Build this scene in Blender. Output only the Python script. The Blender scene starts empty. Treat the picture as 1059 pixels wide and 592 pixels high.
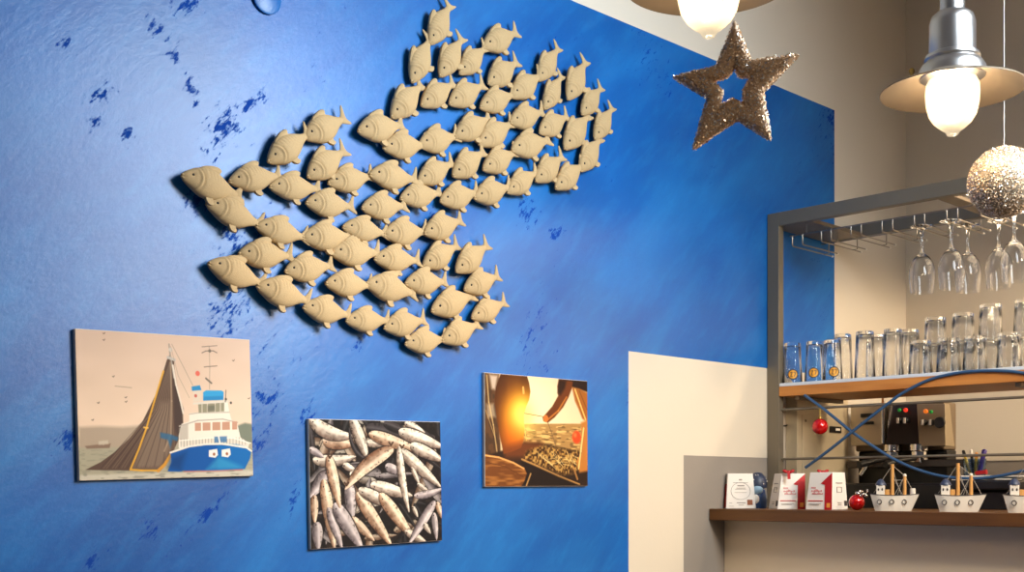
import bpy, math, random
import numpy as np
from mathutils import Vector, Matrix, Quaternion
random.seed(7)
R = math.radians
col = bpy.context.scene.collection

# ------------------------------------------------------------------ survey of the place
TH = R(45.3); F = 1255.0; HY = 505.0; D = 2.2; CZ = 1.35
FW = (math.cos(TH), math.sin(TH)); RT = (math.sin(TH), -math.cos(TH))
def ray(px, py):
    k = (px-529.5)/F
    return (FW[0]+k*RT[0], FW[1]+k*RT[1], (HY-py)/F)
def on_wall(px, py, Y=0.0):
    d = ray(px, py); t = (Y+D)/d[1]; return Vector((t*d[0], Y, CZ+t*d[2]))
def on_x(px, py, X):
    d = ray(px, py); t = X/d[0]; return Vector((X, -D+t*d[1], CZ+t*d[2]))
def at_depth(px, py, t):
    d = ray(px, py); return Vector((t*d[0], -D+t*d[1], CZ+t*d[2]))

# ------------------------------------------------------------------ materials
def srgb(r, g, b):
    f = lambda c: c/12.92 if c <= .04045 else ((c+.055)/1.055)**2.4
    return (f(r/255), f(g/255), f(b/255), 1.0)
MATS = {}
def new_mat(name):
    m = bpy.data.materials.new(name); m.use_nodes = True
    nt = m.node_tree; b = nt.nodes['Principled BSDF']
    MATS[name] = m
    return m, nt, b
def mat(name, c, rough=.5, metal=0.0, bump=0.0, bscale=60.0, var=0.0, vscale=12.0, coat=0.0, spec=None):
    m, nt, b = new_mat(name)
    b.inputs['Base Color'].default_value = c
    b.inputs['Roughness'].default_value = rough
    b.inputs['Metallic'].default_value = metal
    if coat: b.inputs['Coat Weight'].default_value = coat; b.inputs['Coat Roughness'].default_value = .15
    if spec is not None: b.inputs['Specular IOR Level'].default_value = spec
    if bump or var:
        tc = nt.nodes.new('ShaderNodeTexCoord')
        if var:
            n = nt.nodes.new('ShaderNodeTexNoise'); n.inputs['Scale'].default_value = vscale; n.inputs['Detail'].default_value = 5
            nt.links.new(tc.outputs['Object'], n.inputs['Vector'])
            mx = nt.nodes.new('ShaderNodeMix'); mx.data_type = 'RGBA'
            lo = tuple(max(0, x*(1-var)) for x in c[:3])+(1,); hi = tuple(min(1, x*(1+var)) for x in c[:3])+(1,)
            mx.inputs[6].default_value = lo; mx.inputs[7].default_value = hi
            nt.links.new(n.outputs['Fac'], mx.inputs[0]); nt.links.new(mx.outputs[2], b.inputs['Base Color'])
        if bump:
            n2 = nt.nodes.new('ShaderNodeTexNoise'); n2.inputs['Scale'].default_value = bscale; n2.inputs['Detail'].default_value = 4
            nt.links.new(tc.outputs['Object'], n2.inputs['Vector'])
            bp = nt.nodes.new('ShaderNodeBump'); bp.inputs['Strength'].default_value = bump; bp.inputs['Distance'].default_value = .002
            nt.links.new(n2.outputs['Fac'], bp.inputs['Height']); nt.links.new(bp.outputs['Normal'], b.inputs['Normal'])
    return m
def wood(name, c1, c2, scale=8.0, rough=.45, axis='Y'):
    m, nt, b = new_mat(name); b.inputs['Roughness'].default_value = rough
    tc = nt.nodes.new('ShaderNodeTexCoord'); mp = nt.nodes.new('ShaderNodeMapping')
    mp.inputs['Scale'].default_value = {'X': (.6, 8, 8), 'Y': (8, .6, 8), 'Z': (8, 8, .6)}[axis]
    n = nt.nodes.new('ShaderNodeTexNoise'); n.inputs['Scale'].default_value = scale; n.inputs['Detail'].default_value = 8; n.inputs['Distortion'].default_value = .8
    r = nt.nodes.new('ShaderNodeValToRGB'); r.color_ramp.elements[0].position = .3; r.color_ramp.elements[1].position = .7
    r.color_ramp.elements[0].color = c1; r.color_ramp.elements[1].color = c2
    nt.links.new(tc.outputs['Object'], mp.inputs['Vector']); nt.links.new(mp.outputs['Vector'], n.inputs['Vector'])
    nt.links.new(n.outputs['Fac'], r.inputs['Fac']); nt.links.new(r.outputs['Color'], b.inputs['Base Color'])
    return m
def emit(name, c, s):
    m, nt, b = new_mat(name)
    b.inputs['Base Color'].default_value = c; b.inputs['Emission Color'].default_value = c; b.inputs['Emission Strength'].default_value = s
    return m
def glass(name, tint=(1, 1, 1, 1), rough=0.0):
    m, nt, b = new_mat(name)
    b.inputs['Base Color'].default_value = tint; b.inputs['Transmission Weight'].default_value = 1.0
    b.inputs['Roughness'].default_value = rough; b.inputs['IOR'].default_value = 1.45
    return m
def print_mat(name, rough=.75):
    m, nt, b = new_mat(name); b.inputs['Roughness'].default_value = rough
    a = nt.nodes.new('ShaderNodeVertexColor'); a.layer_name = 'print'
    nt.links.new(a.outputs['Color'], b.inputs['Base Color']); b.inputs['Specular IOR Level'].default_value = .2
    return m

plaster = mat('plaster', srgb(209, 200, 186), .8, bump=.15, bscale=90, var=.03, vscale=3)
beige_paint = mat('cream_paint', srgb(202, 191, 174), .75, bump=.12, bscale=90, var=.03, vscale=4)
grey_paint = mat('grey_paint', srgb(134, 126, 118), .7, bump=.12, bscale=90, var=.04, vscale=4)
floor_m = mat('floor_tile', srgb(120, 110, 100), .5, var=.1, vscale=2)
ceil_m = mat('ceiling_paint', srgb(225, 220, 214), .85)
counter_m = mat('counter_paint', srgb(226, 206, 178), .6, bump=.06, bscale=60, var=.03, vscale=3)
steel = mat('brushed_steel', srgb(122, 112, 96), .5, .45, bump=.05, bscale=200, var=.08, vscale=9)
steel_dk = mat('dark_steel', srgb(124, 108, 88), .45, .4, var=.1, vscale=6)
steel_sheet = mat('steel_sheet', srgb(206, 192, 164), .5, .45, bump=.05, bscale=40, var=.08, vscale=5)
fascia_m = mat('satin_fascia', srgb(158, 142, 116), .4, .4, var=.1, vscale=6)
chrome = mat('chrome', srgb(215, 212, 208), .12, 1.0)
alu = mat('polished_aluminium', srgb(160, 158, 158), .30, 1.0, var=.04, vscale=20)
alu_in = mat('worn_aluminium', srgb(104, 92, 78), .45, .6, var=.15, vscale=14)
brass = mat('aged_brass', srgb(150, 120, 60), .4, .9)
black = mat('black_plastic', srgb(20, 19, 20), .35)
black_gl = mat('black_gloss', srgb(66, 60, 58), .25, .4)
shelf_w = wood('oak_board', srgb(176, 108, 44), srgb(204, 136, 64), 6)
ledge_w = wood('stained_ledge', srgb(78, 46, 12), srgb(106, 64, 20), 5)
liner_m = mat('frosted_liner', srgb(206, 214, 224), .3)
clay = mat('fired_clay', srgb(182, 154, 112), .78, bump=.35, bscale=140, var=.10, vscale=22)
eye_m = mat('eye_glaze', srgb(38, 30, 24), .4)
groove_m = mat('dark_clay', srgb(96, 74, 50), .8)
white_c = mat('white_card', srgb(226, 219, 211), .6, var=.03)
red_pr = mat('red_print', srgb(176, 12, 18), .45)
pale_red = mat('pale_red_ink', srgb(206, 130, 128), .6)
grey_ink = mat('grey_ink', srgb(150, 142, 136), .6)
brown_ink = mat('brown_ink', srgb(140, 76, 40), .6)
gold_ink = mat('gold_ink', srgb(226, 150, 60), .5)
red_gl = mat('red_lacquer', srgb(196, 10, 14), .14, .35, coat=.6)
red_cl = mat('red_ribbon_cloth', srgb(170, 10, 22), .55)
silver_cl = mat('silver_foil', srgb(210, 204, 196), .22, 1.0)
hull_m = mat('painted_hull', srgb(206, 197, 184), .6, bump=.3, bscale=60, var=.05, vscale=30)
ink_m = mat('dark_ink', srgb(52, 46, 44), .6)
navy_m = mat('navy_paint', srgb(40, 50, 74), .45)
mast_m = wood('pale_mast_wood', srgb(170, 118, 56), srgb(196, 146, 84), 12, axis='Z')
string_m = mat('grey_string', srgb(150, 140, 128), .8)
rope_m = mat('blue_cord', srgb(44, 78, 116), .38, bump=.3, bscale=300)
yellow_th = mat('yellow_thread', srgb(196, 160, 70), .7)
canvas_m = mat('canvas_edge', srgb(206, 196, 184), .7)
wire_m = mat('plated_wire', srgb(150, 142, 132), .28, 1.0)
tip_m = mat('white_cap', srgb(236, 230, 220), .4)
blue_pl = mat('blue_plastic', srgb(28, 62, 112), .4)
lblue_pl = mat('pale_blue_glaze', srgb(140, 168, 190), .4)
purple_pl = mat('purple_plastic', srgb(60, 40, 130), .35)
green_pl = mat('green_plastic', srgb(30, 110, 60), .4)
yellow_pl = mat('yellow_plastic', srgb(200, 160, 40), .4)
paper_m = mat('paper', srgb(214, 208, 200), .6)
thread_m = mat('nylon_thread', srgb(210, 205, 200), .3)
wall_glass = glass('clear_glass', (.97, .98, .98, 1))
wine_glass_m = glass('thin_glass', (.97, .975, .98, 1))
cup_m = glass('blue_tinted_plastic', (.55, .7, .9, 1), .1)
badge_m = mat('orange_badge', srgb(226, 156, 32), .5)
led_r = emit('led_red', srgb(255, 60, 40), .7); led_g = emit('led_green', srgb(30, 150, 60), .25); led_o = emit('led_orange', srgb(255, 130, 40), .7)
glit_gold = mat('champagne_foil', srgb(238, 214, 184), .5, .35)
glit_sil = mat('silver_glitter_foil', srgb(228, 226, 222), .28, .9)
glit_dk = mat('bronze_foil', srgb(206, 174, 142), .5, .15)
core_m = mat('glitter_core', srgb(196, 164, 132), .6, 0.0)
core_s = mat('silver_core', srgb(128, 116, 100), .6, .6)
print_m = print_mat('canvas_print')
panel_e = emit('lit_panel', (1, .80, .56, 1), 5.0)

# blue scumbled wall paint with navy scuffs and a varnish coat
SCUFFS = [(232, 132, .10, .045, 55), (258, 108, .10, .018, 42), (131, 138, .035, .022, 60), (163, 30, .04, .022, 130), (106, 97, .05, .02, 40), (195, 4, .07, .03, 30), (66, 44, .03, .015, 30), (178, 55, .03, .02, 60), (198, 92, .05, .02, 120),
          (238, 240, .085, .05, 110), (205, 205, .07, .035, 50), (276, 412, .06, .05, 30), (262, 465, .10, .02, 48), (215, 530, .13, .018, 45), (155, 550, .045, .025, 70), (95, 580, .05, .02, 45), (375, 350, .08, .02, 50), (545, 222, .06, .05, 130), (70, 455, .05, .03, 30), (575, 240, .06, .03, 40),
          (448, 222, .03, .02, 45), (655, 408, .05, .05, 40), (305, 515, .06, .02, 60), (100, 125, .04, .015, 45), (318, 430, .05, .03, 60)]
def blue_paint():
    m, nt, b = new_mat('blue_wall_paint')
    L = nt.links.new; N = nt.nodes.new
    tc = N('ShaderNodeTexCoord')
    def noise(scale, detail, rot=None, sc=None, rough=.55, dist=0.0, loc=(0, 0, 0)):
        mp = N('ShaderNodeMapping'); L(tc.outputs['Object'], mp.inputs['Vector'])
        if sc: mp.vector_type = 'TEXTURE'; mp.inputs['Scale'].default_value = sc
        if rot: mp.inputs['Rotation'].default_value = rot
        mp.inputs['Location'].default_value = loc
        n = N('ShaderNodeTexNoise'); n.inputs['Scale'].default_value = scale; n.inputs['Detail'].default_value = detail
        n.inputs['Roughness'].default_value = rough; n.inputs['Distortion'].default_value = dist
        L(mp.outputs['Vector'], n.inputs['Vector']); return n.outputs['Fac']
    def ramp(inp, p0, p1, c0=(0, 0, 0, 1), c1=(1, 1, 1, 1)):
        r = N('ShaderNodeValToRGB'); r.color_ramp.elements[0].position = p0; r.color_ramp.elements[1].position = p1
        r.color_ramp.elements[0].color = c0; r.color_ramp.elements[1].color = c1
        L(inp, r.inputs['Fac']); return r.outputs['Color']
    def mixc(fac, a, bb):
        mx = N('ShaderNodeMix'); mx.data_type = 'RGBA'
        L(fac, mx.inputs[0])
        for s, v in ((6, a), (7, bb)):
            if isinstance(v, tuple): mx.inputs[s].default_value = v
            else: L(v, mx.inputs[s])
        return mx.outputs[2]
    def mul(a, bb):
        x = N('ShaderNodeMath'); x.operation = 'MULTIPLY'; L(a, x.inputs[0])
        if isinstance(bb, float): x.inputs[1].default_value = bb
        else: L(bb, x.inputs[1])
        return x.outputs[0]
    base = mixc(ramp(noise(1.3, 5, dist=.6), .32, .70), BLUE_A, BLUE_B)
    strokes = ramp(noise(5.0, 6, rot=(0, R(-38), 0), sc=(3.2, 1, 1), dist=.4), .42, .78)
    base = mixc(mul(strokes, .40), base, BLUE_C)
    fine = ramp(noise(26, 5, rot=(0, R(-45), 0), sc=(3.5, 1, 1), rough=.65), .48, .80)
    base = mixc(mul(fine, .28), base, BLUE_C)
    patch = ramp(noise(3.0, 4, rot=(0, R(-52), 0), sc=(2.2, 1, 1), loc=(3.1, 0, 1.7), rough=.6), .48, .72)
    patch = mul(patch, .95)
    for (px, py, ra, rb, deg) in SCUFFS:
        q = on_wall(px, py); mp = N('ShaderNodeMapping'); mp.vector_type = 'TEXTURE'
        mp.inputs['Location'].default_value = (q.x, 0, q.z); mp.inputs['Rotation'].default_value = (0, R(-deg), 0); mp.inputs['Scale'].default_value = (ra*1.5, 1, rb*1.7)
        L(tc.outputs['Object'], mp.inputs['Vector'])
        vl = N('ShaderNodeVectorMath'); vl.operation = 'LENGTH'; L(mp.outputs['Vector'], vl.inputs[0])
        g = ramp(vl.outputs['Value'], .05, 1.0, (1, 1, 1, 1), (0, 0, 0, 1))
        mxx = N('ShaderNodeMath'); mxx.operation = 'MAXIMUM'; L(patch, mxx.inputs[0]); L(g, mxx.inputs[1]); patch = mxx.outputs[0]
    ad = N('ShaderNodeMath'); ad.operation = 'ADD'; L(mul(patch, .27), ad.inputs[0]); L(noise(85, 6, rot=(0, R(-50), 0), sc=(2.8, 1, 1), rough=.74), ad.inputs[1])
    scuff = ramp(ad.outputs[0], .715, .775)
    base = mixc(mul(scuff, .85), base, BLUE_D)
    rr = N('ShaderNodeMapRange'); L(scuff, rr.inputs['Value']); rr.inputs['To Min'].default_value = .35; rr.inputs['To Max'].default_value = .9; L(rr.outputs[0], b.inputs['Roughness'])
    sr = N('ShaderNodeMapRange'); L(scuff, sr.inputs['Value']); sr.inputs['To Min'].default_value = .46; sr.inputs['To Max'].default_value = .1; L(sr.outputs[0], b.inputs['Specular IOR Level'])
    L(base, b.inputs['Base Color'])
    b.inputs['Roughness'].default_value = .46
    b.inputs['Coat Weight'].default_value = 0.0; b.inputs['Coat Roughness'].default_value = .2
    bp = N('ShaderNodeBump'); bp.inputs['Strength'].default_value = .19; bp.inputs['Distance'].default_value = .004
    L(noise(70, 7, rot=(0, R(-45), 0), sc=(1.8, 1, 1), rough=.72), bp.inputs['Height']); L(bp.outputs['Normal'], b.inputs['Normal'])
    return m
BLUE_A = (0.0, .066, .27, 1); BLUE_B = (.0, .105, .41, 1); BLUE_C = (.02, .25, .62, 1); BLUE_D = (.006, .035, .26, 1)
blue_m = blue_paint()

# ------------------------------------------------------------------ mesh helper
class MB:
    def __init__(s): s.v = []; s.f = []; s.m = []; s.mi = 0
    def add(s, vs, fs):
        o = len(s.v); s.v += [tuple(v) for v in vs]
        for f in fs: s.f.append(tuple(i+o for i in f)); s.m.append(s.mi)
        return s
    def box(s, x0, x1, y0, y1, z0, z1, M=None):
        vs = [Vector((x, y, z)) for x in (x0, x1) for y in (y0, y1) for z in (z0, z1)]
        if M: vs = [M @ v for v in vs]
        return s.add(vs, [(0, 1, 3, 2), (4, 6, 7, 5), (0, 4, 5, 1), (2, 3, 7, 6), (0, 2, 6, 4), (1, 5, 7, 3)])
    def hexa(s, bot, top):
        return s.add(list(bot)+list(top), [(3, 2, 1, 0), (4, 5, 6, 7), (0, 1, 5, 4), (1, 2, 6, 5), (2, 3, 7, 6), (3, 0, 4, 7)])
    def tube(s, pts, r, n=8, cap=True):
        pts = [Vector(p) for p in pts]; k = len(pts)
        rs = r if isinstance(r, (list, tuple)) else [r]*k
        t0 = (pts[1]-pts[0]).normalized()
        up = Vector((0, 0, 1)) if abs(t0.z) < .9 else Vector((1, 0, 0))
        a = t0.cross(up).normalized(); vs = []
        for i in range(k):
            t = (pts[min(i+1, k-1)]-pts[max(i-1, 0)]).normalized()
            a = (a-t*a.dot(t)).normalized(); b = t.cross(a)
            for j in range(n):
                q = 2*math.pi*j/n
                vs.append(pts[i]+(a*math.cos(q)+b*math.sin(q))*rs[i])
        fs = [(i*n+j, i*n+(j+1) % n, (i+1)*n+(j+1) % n, (i+1)*n+j) for i in range(k-1) for j in range(n)]
        if cap: fs += [tuple(range(n-1, -1, -1)), tuple((k-1)*n+j for j in range(n))]
        return s.add(vs, fs)
    def lathe(s, prof, n=32, c=(0, 0, 0), axis='Z', close=False):
        vs = []; k = len(prof)
        for r, z in prof:
            for j in range(n):
                q = 2*math.pi*j/n; x, y = r*math.cos(q), r*math.sin(q)
                p = (x, y, z) if axis == 'Z' else ((z, x, y) if axis == 'X' else (x, z, y))
                vs.append((p[0]+c[0], p[1]+c[1], p[2]+c[2]))
        fs = []
        for i in range(k-1 if not close else k):
            i2 = (i+1) % k
            fs += [(i*n+j, i*n+(j+1) % n, i2*n+(j+1) % n, i2*n+j) for j in range(n)]
        if not close:
            if prof[0][0] > 1e-6: fs.append(tuple(range(n-1, -1, -1)))
            if prof[-1][0] > 1e-6: fs.append(tuple((k-1)*n+j for j in range(n)))
        return s.add(vs, fs)
    def ell(s, c, r, n=16, k=10, M=None):
        vs = []
        for i in range(k+1):
            p = math.pi*i/k
            for j in range(n):
                q = 2*math.pi*j/n
                v = Vector((r[0]*math.sin(p)*math.cos(q), r[1]*math.sin(p)*math.sin(q), r[2]*math.cos(p)))
                if M: v = M @ v
                vs.append(v+Vector(c))
        return s.add(vs, [(i*n+j, (i+1)*n+j, (i+1)*n+(j+1) % n, i*n+(j+1) % n) for i in range(k) for j in range(n)])
    def prism(s, poly, d, o=(0, 0, 0), U=(1, 0, 0), V=(0, 0, 1)):
        """poly in (u,v), extruded by vector d"""
        U, V, o, d = Vector(U), Vector(V), Vector(o), Vector(d); n = len(poly)
        a = [o+U*u+V*v for u, v in poly]
        return s.add(a+[p+d for p in a], [tuple(range(n)), tuple(range(2*n-1, n-1, -1))]+[(i, i+n, (i+1) % n+n, (i+1) % n) for i in range(n)])
    def build(s, name, mats, parent=None, smooth=None, bevel=0.0, M=None):
        me = bpy.data.meshes.new(name)
        me.from_pydata(s.v, [], s.f)
        if not isinstance(mats, (list, tuple)): mats = [mats]
        for x in mats: me.materials.append(x)
        if len(mats) > 1: me.polygons.foreach_set('material_index', s.m)
        import bmesh
        bm = bmesh.new(); bm.from_mesh(me)
        bmesh.ops.remove_doubles(bm, verts=bm.verts, dist=1e-6)
        bmesh.ops.recalc_face_normals(bm, faces=bm.faces)
        bm.to_mesh(me); bm.free()
        o = bpy.data.objects.new(name, me); col.objects.link(o)
        if parent: o.parent = parent
        if smooth is not None:
            me.shade_smooth()
            if smooth < 180: me.set_sharp_from_angle(angle=R(smooth))
        if bevel:
            b = o.modifiers.new('Bevel', 'BEVEL'); b.width = bevel; b.segments = 2; b.limit_method = 'ANGLE'
        return o
def tag(o, label, cat, group=None):
    o['label'] = label; o['category'] = cat
    if group: o['group'] = group
    return o
def thing(name, label, cat, loc=(0, 0, 0), rz=0.0, group=None):
    o = bpy.data.objects.new(name, None); col.objects.link(o)
    o.empty_display_size = .02; o.location = loc; o.rotation_euler = (0, 0, rz)
    return tag(o, label, cat, group)
def struct(o): o['kind'] = 'structure'; return o
def copy_tree(o, parent=None):
    c = o.copy(); col.objects.link(c)
    if parent: c.parent = parent
    for ch in list(o.children): copy_tree(ch, c)
    return c
def smoothline(pts, n=8):
    pts = [Vector(p) for p in pts]; out = []
    for i in range(len(pts)-1):
        p0, p1, p2, p3 = pts[max(i-1, 0)], pts[i], pts[i+1], pts[min(i+2, len(pts)-1)]
        for j in range(n):
            t = j/n
            out.append(.5*((2*p1)+(p2-p0)*t+(2*p0-5*p1+4*p2-p3)*t*t+(3*p1-p0-3*p2+p3)*t**3))
    return out+[pts[-1]]

# ------------------------------------------------------------------ room shell
XB = 4.26; CEIL = 3.4; DADO = 1.447; TOPB = 2.658; XBLUE = 3.747; XP = 2.639; ZP = 1.736; XD = 2.893
mats = [plaster, blue_m, beige_paint, grey_paint]
xs = [-3.0, XP, XD, XBLUE, XB]; zs = [0, DADO, ZP, TOPB, CEIL]
m = MB()
for i in range(4):
    for j in range(4):
        x0, x1, z0, z1 = xs[i], xs[i+1], zs[j], zs[j+1]
        if j == 3: k = 0
        elif i == 3: k = 3 if j == 0 else 0
        elif i == 0 or j == 2: k = 1
        elif j == 1 or i == 1: k = 2
        else: k = 3
        m.mi = k
        m.add([(x0, 0, z0), (x1, 0, z0), (x1, 0, z1), (x0, 0, z1)], [(0, 1, 2, 3)])
me = m.build('wall_left', mats); struct(me)
m = MB()
m.mi = 0; m.add([(XB, 0, DADO), (XB, -6, DADO), (XB, -6, CEIL), (XB, 0, CEIL)], [(0, 1, 2, 3)])
m.mi = 1; m.add([(XB, 0, 0), (XB, -6, 0), (XB, -6, DADO), (XB, 0, DADO)], [(0, 1, 2, 3)])
struct(m.build('wall_back', [plaster, grey_paint]))
struct(MB().box(XB-.004, XB, -6, 0, DADO, DADO+.022).build('trim_1', beige_paint))
struct(MB().add([(-3, 0, 0), (-3, -6, 0), (XB, -6, 0), (XB, 0, 0)], [(0, 1, 2, 3)]).build('floor', floor_m))
struct(MB().add([(-3, 0, CEIL), (-3, -6, CEIL), (XB, -6, CEIL), (XB, 0, CEIL)], [(0, 1, 2, 3)]).build('ceiling', ceil_m))

# round junction cover painted over in the wall's blue
c = on_wall(274.5, -2)
cov = MB().lathe([(0, 0), (.034, 0), (.0355, -.003), (.035, -.006), (.032, -.0075), (0, -.008)], 40, axis='Y').build('junction_cover', blue_m, smooth=40)
cov.location = (c.x, -.0005, c.z); tag(cov, 'round blue-painted cover plate high on the blue wall', 'cover plate')

# ------------------------------------------------------------------ clay fish shoal
def interp(x, tab):
    xs_, ys_ = zip(*tab)
    # smooth cubic interpolation through the table
    x = min(max(x, xs_[0]), xs_[-1])
    for i in range(len(xs_)-1):
        if x <= xs_[i+1]: break
    h = xs_[i+1]-xs_[i]; t = (x-xs_[i])/h
    s = lambda a: (ys_[min(a+1, len(ys_)-1)]-ys_[max(a-1, 0)])/(xs_[min(a+1, len(xs_)-1)]-xs_[max(a-1, 0)])
    m0, m1 = s(i)*h, s(i+1)*h
    return ((2*t**3-3*t*t+1)*ys_[i]+(t**3-2*t*t+t)*m0+(-2*t**3+3*t*t)*ys_[i+1]+(t**3-t*t)*m1)
HU = [(0, .022), (.03, .075), (.08, .125), (.15, .180), (.22, .225), (.32, .270), (.42, .290), (.52, .285), (.62, .255), (.72, .205), (.82, .140), (.90, .095), (.96, .078), (1.0, .085)]
HL = [(0, .030), (.03, .075), (.08, .115), (.15, .160), (.22, .205), (.32, .250), (.42, .272), (.52, .268), (.62, .238), (.72, .188), (.82, .122), (.90, .082), (.96, .070), (1.0, .075)]
WT = [(0, .020), (.05, .060), (.12, .095), (.22, .130), (.35, .155), (.48, .155), (.62, .130), (.76, .088), (.88, .052), (1.0, .028)]
# fish-local axes: x = mouth to tail, z = towards the back fin, -y = out of the wall
def fish_body():
    m = MB(); NS, NR = 64, 44; vs = []
    for i in range(NS+1):
        x = i/NS
        xe = x*x*(3-2*x)*.35+x*.65
        hu, hl, w = interp(xe, HU), interp(xe, HL), interp(xe, WT)
        for j in range(NR):
            q = 2*math.pi*j/NR
            cz, cy = math.cos(q), math.sin(q)
            z = (hu if cz > 0 else hl)*cz
            front = cy > 0
            y = w*abs(cy)**.8*(1 if front else -.32)
            if front:
                zn = cz
                xg = .30-.10*(zn*zn)+.01*zn
                y +=   .028*math.exp(-((xe-xg)/.018)**2)*abs(cy)-.030*math.exp(-((xe-xg-.035)/.016)**2)*abs(cy)
                # scalloped ridge of folds under the back fin
                if zn > .25 and .26 < xe < .72:
                    y += .007*math.sin(xe*95+zn*5)*min(1, (zn-.25)*3)*abs(cy)
                # mouth cleft and lips
                y -= .012*math.exp(-((xe-.03)/.03)**2)*math.exp(-((zn+.15)/.16)**2)
                # brow hollow round the eye
                y -= .012*math.exp(-(((xe-.165)/.035)**2+((z-.055)/.035)**2))
            lip = 0
            vs.append((xe+lip-.018*math.exp(-((abs(cz)-.55)/.25)**2)*(1 if xe < .02 else 0), -y, z))
    fs = [(i*NR+j, (i+1)*NR+j, (i+1)*NR+(j+1) % NR, i*NR+(j+1) % NR) for i in range(NS) for j in range(NR)]
    fs += [tuple(range(NR)), tuple(NS*NR+j for j in range(NR-1, -1, -1))]
    m.add(vs, fs)
    m.ell((.008, -.028, .024), (.026, .026, .020), 12, 8); m.ell((.014, -.028, -.030), (.026, .026, .018), 12, 8)
    return m
def plate(outline, y0, th, taper=.5, n=1):
    """pillowed fin plate from an outline in (x,z)"""
    m = MB(); k = len(outline)
    cx = sum(p[0] for p in outline)/k; cz = sum(p[1] for p in outline)/k
    ring = lambda s, y: [(cx+(x-cx)*s, y, cz+(z-cz)*s) for x, z in outline]
    vs = ring(.86, y0+th*.5)+ring(1, y0+th*.15)+ring(1, y0-th*.15)+ring(.86, y0-th*.5)
    fs = [(a*k+j, a*k+(j+1) % k, (a+1)*k+(j+1) % k, (a+1)*k+j) for a in range(3) for j in range(k)]
    fs += [tuple(range(k-1, -1, -1)), tuple(3*k+j for j in range(k))]
    return m.add(vs, fs)
def make_fish():
    root = thing('clay_fish', '', 'fish', group='clay fish of the wall shoal')
    fish_body().build('body', clay, root, smooth=180)
    # back fin: low ridge rising to a rounded hump with an abrupt rear end
    top = [(.27, .245), (.34, .296), (.42, .332), (.50, .356), (.57, .362), (.62, .352), (.655, .325), (.655, .290), (.635, .26), (.64, .22)]
    bot = [(.56, .20), (.44, .21), (.34, .20)]
    plate(top+bot, -.035, .075).build('dorsal_fin', clay, root, smooth=60)
    plate([(.40, -.22), (.43, -.30), (.47, -.350), (.52, -.372), (.575, -.360), (.59, -.325), (.56, -.28), (.55, -.21)], -.04, .07).build('pelvic_fin', clay, root, smooth=60)
    t = [(.93, .06), (.975, .095), (1.01, .150), (1.035, .215), (1.075, .275), (1.09, .270), (1.085, .195), (1.075, .120), (1.065, .05), (1.075, -.02), (1.10, -.075), (1.145, -.135), (1.14, -.150), (1.08, -.135), (1.02, -.105), (.975, -.08), (.93, -.06)]
    plate(t, -.012, .035).build('tail_fin', clay, root, smooth=60)
    e = MB(); e.ell((0, 0, 0), (.017, .012, .017), 12, 8); e.lathe([(.017, 0), (.026, -.004), (.029, .003)], 16, axis='Y')
    e.build('eye', eye_m, root, smooth=180).location = (.165, -.098, .055)
    # peg that holds the fish off the plaster
    MB().lathe([(0, .0), (.05, .0), (.05, .34), (0, .34)], 12, axis='Y').build('wall_peg', groove_m, root, smooth=40).location = (.45, -.02, 0)
    return root
FISH = {1: (187.8, 181.6, 243.5, 202), 2: (213.8, 210.7, 266, 231.6), 3: (238.1, 187.7, 286, 182.5), 4: (280, 193, 327, 195.5), 5: (277.3, 167.5, 315.5, 141),
 6: (315.5, 142.6, 353.5, 124.3), 7: (319, 183, 354, 158), 8: (340.5, 189.7, 382, 183), 9: (382.4, 181, 426, 186), 10: (317, 210, 361, 214),
 11: (375, 215.4, 416, 213.5), 12: (415.3, 205.5, 453, 200), 13: (265, 234, 312, 245.7), 14: (313, 246.4, 359.5, 245), 15: (355.4, 235, 396, 241.6),
 16: (398, 242.3, 438, 240), 17: (439, 241.6, 473.6, 229.5), 18: (343, 262, 388, 262), 19: (388, 268, 429.7, 270), 20: (438.8, 275.5, 471, 255.7),
 21: (471.6, 281, 501, 256), 22: (215.8, 272.7, 268, 293), 23: (247.5, 263, 297.5, 265), 24: (296, 281, 340.5, 275.4), 25: (265.8, 296, 315, 311),
 26: (314, 318, 358, 326), 27: (358.8, 332, 399, 332), 28: (398.6, 339.3, 436.5, 332), 29: (337, 293.6, 380, 295.7), 30: (379, 293.6, 424.5, 303.5),
 31: (420, 293.5, 458, 292), 32: (447.3, 321.8, 486.5, 307), 33: (480.4, 300, 512, 287), 34: (488.5, 329, 519.6, 314.3), 35: (458, 352.8, 492, 337),
 36: (420.3, 356, 458, 351.5), 37: (370.3, 135.8, 412, 130.4), 38: (396.6, 152.7, 436.5, 150.7), 39: (434.5, 149.7, 470, 141.6), 40: (406, 121, 434, 90.5),
 41: (435.8, 109.3, 466, 88.4), 42: (465, 107.3, 497, 89.7), 43: (445.5, 45, 464, 8.5), 44: (427, 84.5, 444, 43), 45: (455, 79, 475.5, 43),
 46: (475.7, 76, 500, 51.4), 47: (500.7, 48.6, 531.8, 35), 48: (506, 86.4, 533, 66), 49: (496.6, 111.4, 528.4, 99), 50: (529, 100, 556.6, 79.5),
 51: (557.3, 82.8, 576, 52.4), 52: (564, 112.3, 580, 81), 53: (587, 102.8, 603.5, 67), 54: (602, 118, 620, 93), 55: (616, 144, 632, 114),
 56: (584.5, 153.5, 607, 122), 57: (558, 137.3, 584, 122), 58: (528, 126.5, 558.5, 117), 59: (471.5, 141.5, 503.5, 124), 60: (496, 149, 527.6, 129),
 61: (529, 155.7, 564, 146.2), 62: (500, 175.4, 530.4, 159), 63: (469, 182, 498, 159), 64: (433.8, 187.6, 466, 170), 65: (455.4, 208.5, 490.5, 200),
 66: (490.5, 205, 524.3, 194.3), 67: (525.5, 199, 553, 179.5), 68: (555, 187, 580, 164), 69: (574.5, 195, 600, 172.5), 70: (600.3, 176.6, 619, 146)}
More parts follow.
